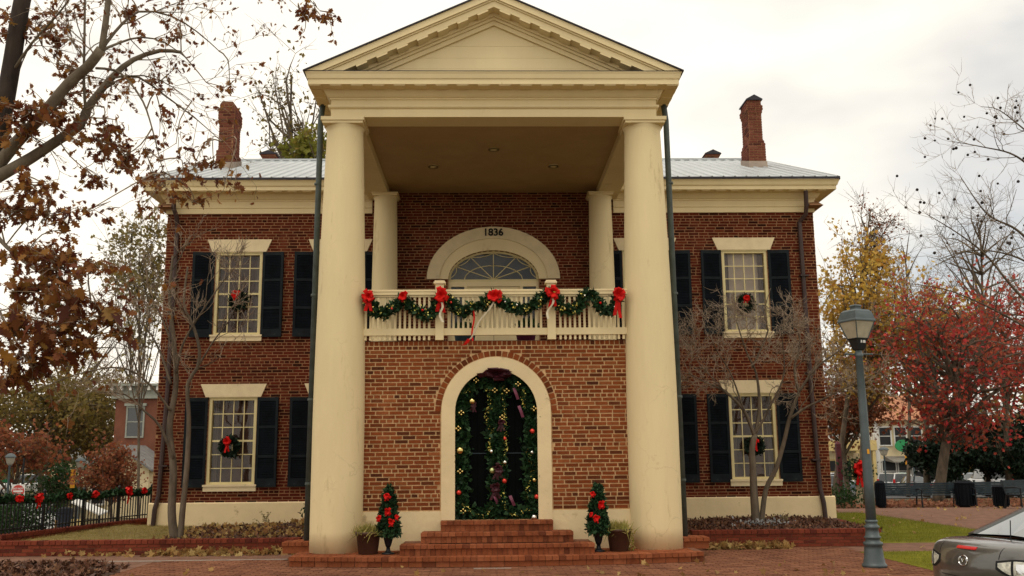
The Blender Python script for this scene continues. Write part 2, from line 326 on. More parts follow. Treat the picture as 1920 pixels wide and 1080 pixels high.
def leaf_mesh(name, pts, size, shape='diamond', seed=0, updir=None, droop=0., jit=.35, sizes=None):
    rg = np.random.default_rng(seed); pts = np.asarray(pts, float); n = len(pts)
    tp = np.array(LEAFSHAPES[shape]); k = len(tp)
    d = rg.normal(size=(n, 3))
    if updir is not None: d = d*jit+np.asarray(updir)
    d[:, 2] -= droop; d /= np.linalg.norm(d, axis=1)[:, None]
    q = rg.normal(size=(n, 3)); a = np.cross(d, q); a /= np.linalg.norm(a, axis=1)[:, None]; b = np.cross(a, d)
    s = size*rg.uniform(.65, 1.3, n) if sizes is None else sizes
    v = pts[:, None]+s[:, None, None]*(a[:, None]*tp[None, :, 0, None]+d[:, None]*tp[None, :, 1, None]+b[:, None]*((np.abs(tp[:, 0])*.35-.25*tp[:, 1]**2)[None, :, None]))
    me = bpy.data.meshes.new(name); me.vertices.add(n*k); me.vertices.foreach_set('co', v.reshape(-1))
    me.loops.add(n*k); me.loops.foreach_set('vertex_index', np.arange(n*k, dtype=np.int32))
    me.polygons.add(n); me.polygons.foreach_set('loop_start', np.arange(0, n*k, k, dtype=np.int32)); me.polygons.foreach_set('loop_total', np.full(n, k, np.int32))
    me.update(calc_edges=True)
    at_ = me.attributes.new('rnd', 'FLOAT', 'FACE'); at_.data.foreach_set('value', rg.random(n).astype(np.float32))
    return me
def text_mesh(name, body, size, depth, mat, parent, loc, rot):
    c = bpy.data.curves.new(name, 'FONT'); c.body = body; c.size = size; c.extrude = depth; c.align_x = 'CENTER'; c.align_y = 'CENTER'; c.offset = size*.022
    o = bpy.data.objects.new(name, c); COL.objects.link(o); dg = bpy.context.evaluated_depsgraph_get()
    me = bpy.data.meshes.new_from_object(o.evaluated_get(dg)); COL.objects.unlink(o); bpy.data.objects.remove(o); me.materials.clear()
    return obj(name, me, mat, parent, loc=loc, rot=rot)
def sstep(a, b, x):
    t = np.clip((x-a)/(b-a), 0, 1); return t*t*(3-2*t)
def gz(x, y):
    """ground level of the place"""
    left = sstep(-8.7, -13, x); rgt = 1-left
    zl = -2.2*sstep(1.5, 40, y); zr = -.3*sstep(11, 21, y)-1.45*sstep(19, 70, y)
    return left*zl+rgt*zr-.4*sstep(-3.7, -4.3, y)
# ================================================================== SETTING: ground
def lines(spec):
    o = []
    for a, b, s in spec: o += list(np.arange(a, b, s))
    return np.array(o+[spec[-1][1]])
def drape(name, xs, ys, zoff, mat, keep=None):
    X, Y = np.meshgrid(xs, ys); Z = gz(X, Y)+zoff; n = len(xs)
    v = np.stack([X.ravel(), Y.ravel(), Z.ravel()], 1); f = []
    for j in range(len(ys)-1):
        for i in range(n-1):
            if keep is None or keep((xs[i]+xs[i+1])/2, (ys[j]+ys[j+1])/2): f.append((j*n+i, j*n+i+1, (j+1)*n+i+1, (j+1)*n+i))
    return struct(obj(name, mesh(name, v, f, True), mat))
drape('ground', lines([(-900, -60, 60), (-60, -16, 4), (-16, 16, 1), (16, 60, 4), (60, 900, 60)]), lines([(-60, -6, 3), (-6, 24, 1), (24, 90, 3), (90, 900, 60)]), -.05, 'ground_far')
def flat(name, poly, z, mat, th=.04):
    m = MB(); m.prism_z(poly, z-th, z); return struct(m.build(name, mat))
plaza = flat('plaza', [(-5.6, -3.62), (8.2, -3.62), (8.2, .42), (6.12, .42), (6.12, 1.6), (-3.0, 1.6), (-3.0, .32), (-5.6, .32)], -.012, 'mortar_dark')
flat('path', [(-12.5, .34), (-3.1, .34), (-3.1, 1.7), (-12.5, 1.7)], -.004, 'walk_pink')
m = MB(); m.box((-7.5, .26, -.03), (-3.1, .34, .006)); struct(m.build('kerb_strip', 'concrete'))
flat('street_edge', [(-20, -4.1), (20, -4.1), (20, -3.62), (-20, -3.62)], -.008, 'concrete', .3)
flat('mulch_bed', [(-12.5, -3.6), (-5.6, -3.6), (-5.62, -1.2), (-5.95, -.3), (-6.5, .26), (-12.5, .26)], -.002, 'mulch')
flat('mulch_verge', [(-6.5, .26), (-5.95, -.3), (-5.62, -1.2), (-5.6, -1.2), (-5.6, .26)], -.006, 'walk_pink')
drape('lawn', lines([(6.9, 10.4, .5)]), lines([(2.0, 11.5, .5)]), -.006, 'soil_grass')
drape('lawn_strip', lines([(10.4, 17.4, .7)]), lines([(2.0, 4.4, .6)]), -.006, 'soil_grass')
flat('lawn_corner', [(6.12, -2.6), (8.2, -3.5), (17, -3.5), (17, .42), (6.12, .42)], -.002, 'soil_grass', .03)
flat('walkway', [(6.12, .42), (20, .42), (20, 2.0), (6.9, 2.0), (6.9, 1.6), (6.12, 1.6)], -.006, 'walk_pink')
drape('bench_walk', lines([(10.4, 26, .8)]), lines([(4.4, 19.6, .8)]), -.012, 'walk_pink')
drape('bench_walk_side', lines([(7.6, 10.4, .7)]), lines([(11.5, 19.6, .8)]), -.012, 'walk_pink')
drape('leaf_bed', lines([(8, 30, 1)]), lines([(19.6, 26, .8)]), -.01, 'mulch')
drape('car_park', lines([(5, 70, 2)]), lines([(34, 88, 2)]), -.02, 'asphalt')
drape('road', lines([(-70, -8, 2)]), lines([(24, 46, 2)]), -.02, 'asphalt')
# pavers: the nearest ones single, the rest one mass
rg = random.Random(3)
bevel = MB(); bevel.add([(-.5, -.5, -1), (.5, -.5, -1), (.5, .5, -1), (-.5, .5, -1), (-.48, -.46, 0), (.48, -.46, 0), (.48, .46, 0), (-.48, .46, 0)],
                        [(4, 5, 6, 7), (0, 1, 5, 4), (1, 2, 6, 5), (2, 3, 7, 6), (3, 0, 4, 7)])
PAV = bevel.mesh('paver'); PAV.materials.append(MT['paver_piece'])
pm = MB(); cand = []
y = -3.6; row = 0
while y < 1.5:
    x = -5.6+(.11 if row % 2 else 0)
    while x < 8.1:
        cx, cyy = x+.1, y+.05
        ok = not (cx > 6.12 and cyy > .42) and not (cx < -3.0 and cyy > .3) and not (cx < -5.5) and not (cx > 6.05 and cyy > -2.6-(cx-6.12)*.43 and cyy < .45)
        ok = ok and not (abs(cx) < 3.1 and cyy > -.75)
        if ok: cand.append((cx, cyy))
        x += .215
    y += .1075; row += 1
near = sorted([c for c in cand if -3.0 < c[1] < -2.2 and -5 < c[0] < 6.0], key=lambda c: c[1])[:300]
ns = set(near)
for c in near:
    o = obj('paver', PAV, None, plaza, (c[0], c[1], rg.uniform(-.003, .003)), (0, 0, rg.gauss(0, .008)), (.203, .0985, .012))
for c in cand:
    if c in ns: continue
    z = rg.uniform(-.004, .002); hx, hy = .1005, .0482
    pm.add([(c[0]-hx, c[1]-hy, -.014), (c[0]+hx, c[1]-hy, -.014), (c[0]+hx, c[1]+hy, -.014), (c[0]-hx, c[1]+hy, -.014), (c[0]-hx+.004, c[1]-hy+.004, z), (c[0]+hx-.004, c[1]-hy+.004, z), (c[0]+hx-.004, c[1]+hy-.004, z), (c[0]-hx+.004, c[1]+hy-.004, z)],
           [(4, 5, 6, 7), (0, 1, 5, 4), (1, 2, 6, 5), (2, 3, 7, 6), (3, 0, 4, 7)], rg.random())
stuff(pm.build('paver_field', 'paver_mass', plaza, rnd=True))
m = MB(); m.box((-.36, -1.42, -.02), (.2, -1.36, .006)); tag(m.build('drain_strip', 'concrete'), 'pale narrow strip set in the brick paving before the steps', 'strip')
# ================================================================== COURTHOUSE
house = thing('courthouse', 'two-storey red brick courthouse with cream columned portico and metal roof', 'building')
YW = 5.044      # front plane of the main wall
CH, BL = .067, .226
UNIT = MB(); UNIT.add([(0, 1, 0), (1, 1, 0), (1, 1, 1), (0, 1, 1), (.012, 0, .04), (.988, 0, .04), (.988, 0, .96), (.012, 0, .96)],
                      [(4, 5, 6, 7), (0, 1, 5, 4), (1, 2, 6, 5), (2, 3, 7, 6), (3, 0, 4, 7)])
def lay(x0, x1, z0, z1, excl=None, hdr=6, seed=0, ch=CH, bl=BL):
    """common bond: stretcher courses with a header course every sixth; excl(z)->list of x intervals left open"""
    q = random.Random(seed); out = []; n = int(round((z1-z0)/ch)); ch = (z1-z0)/n
    for i in range(n):
        za = z0+i*ch; header = (i % hdr == hdr//2); L = bl/2 if header else bl
        x = x0-(L*.5 if i % 2 else 0)-q.random()*.03
        ex = excl(za+ch/2) if excl else []
        while x < x1:
            l = L*q.uniform(.93, 1.07); a, b = max(x, x0)+.0075, min(x+l, x1)-.0075; x += l
            segs = [(a, b)]
            for ea, eb in ex:
                ns_ = []
                for s0, s1 in segs:
                    if eb <= s0 or ea >= s1: ns_.append((s0, s1))
                    else:
                        if s0 < ea-.008: ns_.append((s0, ea-.008))
                        if s1 > eb+.008: ns_.append((eb+.008, s1))
                segs = ns_
            for s0, s1 in segs:
                if s1-s0 > .03: out.append((s0, s1, za+.0072+q.uniform(-.0015, .0015), za+ch-.0072))
    return out
def place_bricks(bl_, y, parent, kind, single=0, key=None, seed=0, depth=.02):
    q = random.Random(seed); me = UNIT.mesh('brick'); me.materials.append(MT[kind+'_piece'])
    pick = set(sorted(range(len(bl_)), key=lambda i: key(bl_[i]))[:single]) if single else set()
    m = MB()
    for i, (a, b, c, d) in enumerate(bl_):
        pr = q.uniform(.006, .012)
        if i in pick: obj('brick', me, None, parent, (a, y-pr, c), None, (b-a, depth+pr, d-c))
        else:
            e_ = .003; m.add([(a, y+depth, c), (b, y+depth, c), (b, y+depth, d), (a, y+depth, d), (a+e_, y-pr, c+e_), (b-e_, y-pr, c+e_), (b-e_, y-pr, d-e_), (a+e_, y-pr, d-e_)],
                             [(4, 5, 6, 7), (0, 1, 5, 4), (1, 2, 6, 5), (2, 3, 7, 6), (3, 0, 4, 7)], q.random())
    if m.f: stuff(m.build('brick_field', kind+'_mass', parent, rnd=True))
def wall_cells(m, x0, x1, z0, z1, y0, y1, holes):
    xs = sorted({x0, x1, *[h[0] for h in holes], *[h[1] for h in holes]}); zs = sorted({z0, z1, *[h[2] for h in holes], *[h[3] for h in holes]})
    for i in range(len(xs)-1):
        for j in range(len(zs)-1):
            cx, cz = (xs[i]+xs[i+1])/2, (zs[j]+zs[j+1])/2
            if not any(h[0] < cx < h[1] and h[2] < cz < h[3] for h in holes): m.box((xs[i], y0, zs[j]), (xs[i+1], y1, zs[j+1]))
W = 7.36; ZP = .71; ZF = 7.117
WINS = [(cx, z0, z1) for cx in (-5.71, -3.45, 3.45, 5.71) for z0, z1 in ((4.36, 6.235), (1.11, 2.985))]
# --- main front wall
FA = dict(rx=1.5, rz=1.2, z=5.59)
holes = [(cx-.515, cx+.515, z0-.14, z1) for cx, z0, z1 in WINS]+[(-1.02, 1.02, 3.57, 6.26)]
m = MB(); wall_cells(m, -W, W, ZP-.02, ZF+.1, YW, YW+.35, holes); m.box((-2.8, YW, ZF+.101), (2.8, YW+.35, 7.7))
# spandrels round the fanlight ellipse, set back a little
for s in (-1, 1):
    pts = [(s*1.02*math.cos(a), 5.59+.66*math.sin(a)) for a in np.linspace(0, math.pi/2, 13)]
    poly = pts+[(0, 6.27), (s*1.03, 6.27), (s*1.03, 5.59)]
    m.prism(poly if s > 0 else poly[::-1], YW+.003, YW+.3)
fw = m.build('front_wall', 'mortar_red', house)
def excl_main(z):
    o = [(cx-.525, cx+.525) for cx, z0, z1 in WINS if z0-.15 < z < z1+.0]
    for cx, z0, z1 in WINS:
        if z1 <= z < z1+.285: t = (z-z1)/.285; o.append((cx-.60-.115*t, cx+.60+.115*t))
    if z < 3.56: o.append((-2.3, 2.3))
    elif z < 5.6: o.append((-1.03, 1.03))
    if 5.6 <= z < 5.59+1.2: w_ = 1.5*math.sqrt(1-((z-5.59)/1.2)**2); o.append((-w_, w_))
    return o
bm_ = lay(-W, W, ZP, ZF, excl_main, seed=1)
bm_ += lay(-2.75, 2.75, ZF, 7.62, None, seed=6)
place_bricks(bm_, YW, fw, 'brick_red', 0, seed=1)
# side and back walls
m = MB(); m.box((-W, YW+.351, ZP-.02), (-W+.35, 15.5, ZF+.1)); m.box((W-.35, YW+.351, ZP-.02), (W, 15.5, ZF+.1)); m.box((-W+.351, 15.15, ZP-.02), (W-.351, 15.5, ZF+.1))
for s in (-1, 1): m.prism_x([(4.7, 7.2), (15.9, 7.2), (10.3, 9.9)], s*7.2, s*7.5)
sw = m.build('side_walls', 'mortar_red', house)
for s in (-1, 1):
    q_ = lay(0, 10.4, ZP, ZF, None, seed=5+s)
    mm = MB(); rr = random.Random(9)
    for a, b, c, d in q_:
        x = s*W; y0_, y1_ = YW+a, YW+b; xo = s*(W+.008)
        mm.add([(x, y0_, c), (x, y1_, c), (x, y1_, d), (x, y0_, d), (xo, y0_+.003, c), (xo, y1_-.003, c), (xo, y1_-.003, d), (xo, y0_+.003, d)], [(4, 5, 6, 7), (0, 1, 5, 4), (1, 2, 6, 5), (2, 3, 7, 6), (3, 0, 4, 7)], rr.random())
    stuff(mm.build('brick_field', 'brick_red_mass', sw, rnd=True))
m = MB(); m.box((-W-.055, YW-.055, -.35), (W+.055, 15.56, ZP)); m.add([(-W-.055, YW-.055, ZP+.001), (W+.055, YW-.055, ZP+.001), (W+.055, YW, ZP+.03), (-W-.055, YW, ZP+.03)], [(0, 1, 2, 3)])
m.build('plinth', 'plinth_stucco', house)
# interior floor/back so the windows look into rooms
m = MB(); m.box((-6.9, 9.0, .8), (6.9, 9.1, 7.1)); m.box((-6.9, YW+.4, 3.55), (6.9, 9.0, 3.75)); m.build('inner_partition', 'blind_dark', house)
# --- windows
def win_meshes():
    M = {}
    fr = MB(); H = 1.875
    for s in (-1, 1): fr.box((s*.515 if s < 0 else .455, .0, 0), (-.455 if s < 0 else .515, .14, H))
    fr.box((-.455, .0, H-.07), (.455, .14, H)); fr.box((-.455, .02, -.001), (.455, .14, .05)); fr.box((-.53, -.02, H-.022), (.53, .02, H-.002))
    M['frame'] = fr.mesh('window_frame')
    sa = MB(); x0, x1, z0, z1 = -.455, .455, .05, H-.07; ww = (x1-x0); hh = z1-z0
    for i in range(1, 4): x = x0+ww*i/4; sa.box((x-.010, .055, z0), (x+.010, .085, z1))
    for j in range(1, 6):
        z = z0+hh*j/6; t = .021 if j == 3 else .010
        for i in range(4): sa.box((x0+ww*i/4+.0105, .052 if j == 3 else .057, z-t), (x0+ww*(i+1)/4-.0105, .088 if j == 3 else .083, z+t))
    M['sash'] = sa.mesh('sash')
    p = MB(); p.box((-ww/8, 0, -hh/12), (ww/8, .003, hh/12)); M['pane'] = p.mesh('pane')
    si = MB(); si.box((-.565, -.055, -.145), (.565, .05, -.002)); si.box((-.575, -.075, -.045), (.575, -.0555, -.004)); M['sill'] = si.mesh('sill')
    li = MB(); li.prism([(-.60, H+.001), (.60, H+.001), (.72, H+.285), (-.72, H+.285)], -.035, .05); M['lintel'] = li.mesh('lintel')
    bl2 = MB(); bl2.box((-.455, .2, .02), (.455, .22, H)); M['blind'] = bl2.mesh('blind')
    cu = MB()
    for s in (-1, 1):
        xs = np.linspace(.34, .455, 8)
        for a, b in zip(xs[:-1], xs[1:]): cu.add([(s*a, .16+.02*math.sin(a*90), .03), (s*b, .16+.02*math.sin(b*90), .03), (s*b, .16+.02*math.sin(b*90), H-.05), (s*a, .16+.02*math.sin(a*90), H-.05)], [(0, 1, 2, 3)])
    M['curtain'] = cu.mesh('curtain')
    for k, mt in dict(frame='sash_paint', sash='sash_paint', pane='pane_glass', sill='stone_lintel', lintel='stone_lintel', curtain='curtain').items(): M[k].materials.append(MT[mt])
    sh = MB(); w2, h2 = .475, 1.92      # shutter with three panels
    sh.box((0, 0, 0), (.055, .04, h2)); sh.box((w2-.055, 0, 0), (w2, .04, h2))
    zz = [0, .18, .62, .68, 1.25, 1.31, 1.84, h2]
    for k in (0, 2, 4, 6): sh.box((.0555, .001, zz[k]), (w2-.0555, .039, zz[k+1]))
    M['shutter'] = sh.mesh('shutter'); M['shutter'].materials.append(MT['shutter_edge'])
    for k, (a, b) in enumerate(((.18, .62), (.68, 1.25), (1.31, 1.84))):
        pn = MB(); pn.box((.056, .016, a+.0005), (w2-.056, .028, b-.0005))
        zc = a+.02
        while zc < b-.03: pn.add([(.062, .006, zc), (w2-.062, .006, zc), (w2-.062, .016, zc+.026), (.062, .016, zc+.026)], [(0, 1, 2, 3)]); zc += .036
        M['panel%d' % k] = pn.mesh('panel'); M['panel%d' % k].materials.append(MT['shutter_paint'])
    M['ww'], M['hh'] = ww, hh
    return M
WM = win_meshes(); rq = random.Random(12)
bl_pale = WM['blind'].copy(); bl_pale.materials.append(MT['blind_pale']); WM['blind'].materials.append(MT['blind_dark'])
for cx, z0, z1 in WINS:
    wo = obj('window', WM['frame'], None, house, (cx, YW, z0))
    obj('sash', WM['sash'], None, wo); obj('sill', WM['sill'], None, wo); obj('lintel', WM['lintel'], None, wo); obj('curtain', WM['curtain'], None, wo)
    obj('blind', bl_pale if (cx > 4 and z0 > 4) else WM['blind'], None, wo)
    for i in range(4):
        for j in range(6): obj('pane', WM['pane'], None, wo, (-.455+WM['ww']*(i+.5)/4, .07, .05+WM['hh']*(j+.5)/6), (rq.gauss(0, .012), 0, rq.gauss(0, .012)))
    for s in (-1, 1):
        ang = R_(rq.uniform(3, 9))
        so_ = obj('shutter', WM['shutter'], None, house, (cx+s*.535, YW-.025 if s > 0 else YW-.065, z0-.06), (0, 0, -ang if s > 0 else math.pi+ang))
        if s < 0: so_.location.y = YW-.03
        for k in range(3): 
            p_ = obj('panel', WM['panel%d' % k], None, so_)
        if s < 0:      # turned half round: mirror so the panels keep facing out
            so_.rotation_euler = (0, 0, ang); so_.scale = (-1, 1, 1)
        so_.location.y = YW-.052
# --- main cornice swept round the block
def ring(m, prof, x0, x1, y0, y1, sides=(0, 1, 2, 3)):
    n = len(prof); v = []
    for o, z in prof: v += [(x0-o, y0-o, z), (x1+o, y0-o, z), (x1+o, y1+o, z), (x0-o, y1+o, z)]
    m.add(v, [(i*4+k, i*4+(k+1) % 4, (i+1)*4+(k+1) % 4, (i+1)*4+k) for i in range(n-1) for k in sides])
MCP = [(0, ZF), (.035, ZF), (.035, 7.235), (.055, 7.245), (.055, 7.262), (.04, 7.27), (.04, 7.395), (.06, 7.40), (.06, 7.425), (.09, 7.44), (.16, 7.535), (.18, 7.55), (.425, 7.55), (.425, 7.638), (.445, 7.642), (.455, 7.66), (.475, 7.72), (.50, 7.762), (.50, 7.776), (0, 7.80)]
m = MB(); ring(m, MCP, -W, W, YW, 15.5, (1, 2, 3))
for s in (-1, 1):     # front runs stop against the portico
    v_ = []
    for o_, z_ in MCP: v_ += [(s*(W+o_), YW-o_, z_), (s*2.75, YW-o_, z_)]
    m.add(v_, [((2*i, 2*i+1, 2*i+3, 2*i+2) if s < 0 else (2*i+1, 2*i, 2*i+2, 2*i+3)) for i in range(len(MCP)-1)]+[tuple(range(1, 2*len(MCP), 2))[::s]])
mc = m.build('main_cornice', 'cream_paint', house)
mu = MB(); mu.box((-.1, -.09, -.018), (.1, .09, .0)); MU = mu.mesh('mutule'); MU.materials.append(MT['cream_paint'])
k = -7.5
while k < 7.55:
    if abs(k) > 2.6: obj('mutule', MU, None, mc, (k, YW-.30, 7.5505))
    k += .333
# --- main roof, seams one by one
PIT = .39; y_e = YW-.52; z_e = 7.815
def rz_(y): return z_e+PIT*(y-y_e) if y < 10.3 else z_e+PIT*(10.3-y_e)-PIT*(y-10.3)
m = MB(); ye2 = 10.3+(10.3-y_e)
m.prism_x([(y_e, z_e-.025), (y_e, z_e), (10.3, rz_(10.3)), (ye2, rz_(ye2)), (ye2, rz_(ye2)-.025), (10.3, rz_(10.3)-.03)], -7.84, 7.84)
rf = m.build('roof', 'roof_metal', house)
L_ = math.hypot(10.3-y_e, rz_(10.3)-z_e)
sm = MB(); sm.add([(-.03, 0, 0), (-.012, 0, .028), (.012, 0, .028), (.03, 0, 0), (-.03, L_, 0), (-.012, L_, .028), (.012, L_, .028), (.03, L_, 0)], [(0, 1, 5, 4), (1, 2, 6, 5), (2, 3, 7, 6), (0, 3, 2, 1), (4, 5, 6, 7)])
SMM = sm.mesh('seam'); SMM.materials.append(MT['roof_metal'])
k = -7.8
while k < 7.85: obj('seam', SMM, None, rf, (k, y_e-.004, z_e-.002), (math.atan(PIT), 0, 0)); k += .26
m = MB(); m.box((-7.86, 10.2, rz_(10.3)-.02), (7.86, 10.4, rz_(10.3)+.035)); m.build('ridge_cap', 'roof_metal', rf)
m = MB(); m.box((-7.84, y_e-.012, z_e-.045), (7.84, y_e-.002, z_e+.004)); m.build('roof_edge', 'roof_edge', rf)
m = MB()
for s in (-1, 1): m.prism_x([(y_e, z_e-.06), (10.3, rz_(10.3)-.06), (10.3, rz_(10.3)+.012), (y_e, z_e+.012)], s*7.842, s*7.858)
m.build('rake_edge', 'roof_edge', rf)
# --- chimneys
def chimney(x0, x1, y0, y1, zb, zt, steps, gable):
    m = MB(); prof = steps
    for (za, zb_, g) in prof: m.box((x0-g, y0-g, za), (x1+g, y1+g, zb_))
    c = m.build('chimney', 'mortar_red', house); q = random.Random(int(zt*100)); b = MB()
    for (za, zb_, g) in prof:
        n = max(1, int(round((zb_-za)/.069))); h = (zb_-za)/n
        for i in range(n):
            for face in range(4):
                a0, a1 = ((x0-g, x1+g) if face % 2 == 0 else (y0-g, y1+g)); x = a0-(.11 if i % 2 else 0)
                while x < a1:
                    p, r = max(a0, x)+.008, min(a1, x+.22)-.008; x += .22
                    if r-p < .02: continue
                    d = .008+q.uniform(0, .006); z0_, z1_ = za+i*h+.010, za+(i+1)*h-.010
                    if face == 0: b.box((p, y0-g-d, z0_), (r, y0-g+.01, z1_), q.random())
                    elif face == 1: b.box((x1+g-.01, p, z0_), (x1+g+d, r, z1_), q.random())
                    elif face == 2: b.box((p, y1+g-.01, z0_), (r, y1+g+d, z1_), q.random())
                    else: b.box((x0-g-d, p, z0_), (x0-g+.01, r, z1_), q.random())
    stuff(b.build('brick_field', 'brick_chimney_mass', c, rnd=True))
    zt_ = prof[-1][1]; g = prof[-1][2]
    cp = MB(); xm = (x0+x1)/2
    if gable: cp.prism([(x0-g-.04, zt_+.002), (x1+g+.04, zt_+.002), (x1+g+.04, zt_+.03), (xm, zt_+gable), (x0-g-.04, zt_+.03)], y0-g-.05, y1+g+.05)
    else: cp.prism([(x0-g, zt_+.002), (x1+g, zt_+.002), (x1+g-.05, zt_+.07), (x0-g+.05, zt_+.07)], y0-g, y1+g)
    cp.build('cap', 'roof_edge' if gable else 'mortar_dark', c)
    if zb:
        fl = MB(); zf = rz_(y0)
        fl.prism_x([(y0-.08, rz_(y0-.08)+.01), (y0-.05, zf+.15), (y1+.06, rz_(y1)+.15), (y1+.06, rz_(y1)-.1), (y0-.02, zf-.1)], x0-.06, x1+.06); fl.build('flashing', 'concrete', c)
chimney(-7.02, -6.66, 7.5, 8.15, 1, 10.75, [(8.8, 9.45, .035), (9.45, 10.2, .0), (10.2, 10.28, .012), (10.28, 10.58, .03), (10.58, 10.70, .005)], 0)
chimney(6.70, 7.06, 7.5, 8.15, 1, 10.95, [(8.8, 9.62, .035), (9.62, 9.70, .015), (9.70, 10.45, -.01), (10.45, 10.53, .008), (10.53, 10.66, .025), (10.66, 10.80, -.005)], .15)
chimney(-7.2, -6.82, 12.8, 13.4, 0, 11.0, [(8.6, 11.02, 0), (11.02, 11.08, .04)], .13)
chimney(6.86, 7.22, 12.8, 13.4, 0, 11.0, [(8.6, 11.0, 0), (11.0, 11.06, .04)], .15)
# --- portico lower front (vestibule)
PW = 2.3; ZT = 3.572; ZD = .62
m = MB(); wall_cells(m, -PW, PW, .15, ZT-.01, 0, .3, [(-.95, .95, ZD, 3.36)])
for s in (-1, 1):   # filler between the square hole and the arch
    a = np.linspace(0, math.pi/2, 13); pts = [(s*.8*math.cos(t), 2.38+.8*math.sin(t)) for t in a]
    poly = [(s*.8, ZD)]+pts+[(0, 3.36), (s*.951, 3.36), (s*.951, ZD)]
    m.prism(poly if s > 0 else poly[::-1], .002, .29)
m.box((-PW, .301, .15), (-PW+.3, YW, ZT-.01)); m.box((PW-.3, .301, .15), (PW, YW, ZT-.01))
ew = m.build('entrance_wall', 'mortar_front', house)
def excl_front(z):
    r = 1.03
    if z < 2.38: return [(-.925, .925)]
    if z < 2.38+r: w_ = math.sqrt(r*r-(z-2.38)**2); return [(-w_, w_)]
    return []
bf = lay(-PW, PW, .775, 3.485, excl_front, seed=2, ch=.0678, bl=.215)
bf += [(x+.005, x+.076, 3.492, 3.568) for x in np.arange(-PW, PW-.05, .083)]
place_bricks(bf, 0, ew, 'brick_front', 270, key=lambda b: (b[1]-b[0] < .195, abs(b[2]-1.7)), seed=4)
# ring of headers over the arch
rb = random.Random(8); me = UNIT.mesh('brick'); me.materials.append(MT['brick_front_piece'])
na = 30
for i in range(na):
    t = math.pi*(i+.5)/na; c, s = math.cos(t), math.sin(t); wd = .1
    o = obj('brick', me, None, ew, (.925*c+wd/2*s*-1*-1*0+.0, -.009, 2.38+.925*s), (0, -t, 0), (.092, .03, math.pi*.97/na-.012))
    off = (math.pi*.97/na-.012)/2; o.location.x += off*s; o.location.z -= off*c
# vestibule plinth and balcony floor
for s in (-1, 1): m = MB(); m.box((min(s*.905, s*PW), -.03, .15), (max(s*.905, s*PW), .0, .765)); m.build('entrance_plinth', 'plinth_stucco', house)
m = MB(); m.box((-PW, -.0, ZT-.008), (PW, YW, ZT)); m.build('balcony_floor', 'balcony_deck', house)
# arch surround and door
def arch_band(m, ro, ri, zs, zb, y0, y1, rzo=None, rzi=None, n=28, legs=True):
    rzo = rzo or ro; rzi = rzi or ri; v = []
    th = np.linspace(0, math.pi, n); po = [(ro*math.cos(t), zs+rzo*math.sin(t)) for t in th]; pi_ = [(ri*math.cos(t), zs+rzi*math.sin(t)) for t in th]
    if legs: po = [(ro, zb)]+po+[(-ro, zb)]; pi_ = [(ri, zb)]+pi_+[(-ri, zb)]
    k = len(po)
    for y in (y0, y1): v += [(x, y, z) for x, z in po]+[(x, y, z) for x, z in pi_]
    f = []
    for i in range(k-1):
        f += [(i, i+1, k+i+1, k+i), (2*k+i, 3*k+i, 3*k+i+1, 2*k+i+1), (i, 2*k+i, 2*k+i+1, i+1), (k+i, k+i+1, 3*k+i+1, 3*k+i)]
    f += [(0, k, 3*k, 2*k), (k-1, 3*k-1, 4*k-1, 2*k-1)]
    m.add(v, f)
m = MB(); arch_band(m, .912, .685, 2.38, ZD, -.045, .2); m.build('door_surround', 'plinth_stucco', house)
m = MB(); a = np.linspace(0, math.pi, 25); m.prism([(-.69, ZD), (.69, ZD)]+[(.69*math.cos(t), 2.38+.69*math.sin(t)) for t in a], .165, .2)
door = m.build('double_door', 'door_black', house); door['label'] = 'black arched double door hung with a decorated garland'
for s in (-1, 1):
    for i in range(5):
        x = s*(.07+.125*i); zt = 2.38+math.sqrt(max(.0, .67**2-(abs(x)+.05)**2)); b = MB(); b.box((min(x, x+s*.115), .148, ZD+.02), (max(x, x+s*.115), .164, zt)); b.build('plank', 'door_black', door)
b = MB(); b.box((-.62, .140, 1.685), (.62, .1475, 1.70)); b.build('iron_bar', 'bench_paint', door)
# --- fanlight doorway on the balcony
m = MB(); arch_band(m, 1.5, 1.215, 5.59, 5.59, YW-.06, YW+.02, 1.2, .93, legs=False); fan = m.build('fanlight_surround', 'stone_lintel', house)
m = MB(); arch_band(m, 1.214, 1.02, 5.59, 5.59, YW-.035, YW+.18, .929, .66, legs=False); m.build('inner_arch', 'cream_paint', fan)
text_mesh('date_numerals', '1836', .23, .012, 'ink_black', fan, (.0, YW-.068, 6.652), (R_(90), 0, 0))
m = MB(); arch_band(m, 1.022, .975, 5.59, 5.59, YW+.09, YW+.14, .662, .615, legs=False); m.box((-1.02, YW+.09, 5.545), (1.02, YW+.14, 5.60))
def bar(p, q, r=.011): m.tube([(p[0], YW+.115, p[1]), (q[0], YW+.115, q[1])], r, 5)
for t in (30, 58, 90, 122, 150): bar((0, 5.60), (.985*math.cos(R_(t)), 5.59+.625*math.sin(R_(t))))
def arc(cx, cz, rx, rzz, a0, a1, n=14):
    p = [(cx+rx*math.cos(R_(a)), YW+.115, cz+rzz*math.sin(R_(a))) for a in np.linspace(a0, a1, n)]; m.tube(p, .010, 5)
arc(0, 5.59, .66, .33, 2, 178)
tt = [4, 30, 58, 90, 122, 150, 176]
for a0, a1 in zip(tt[:-1], tt[1:]):      # swags between the spokes
    pa = np.array([.985*math.cos(R_(a0)), .625*math.sin(R_(a0))]); pb = np.array([.985*math.cos(R_(a1)), .625*math.sin(R_(a1))]); mid = (pa+pb)/2*.86
    m.tube([((1-s)**2*pa[0]+2*s*(1-s)*mid[0]+s*s*pb[0], YW+.115, 5.59+(1-s)**2*pa[1]+2*s*(1-s)*mid[1]+s*s*pb[1]) for s in np.linspace(0, 1, 8)], .010, 5)
fl = m.build('fanlight', 'sash_paint', house)
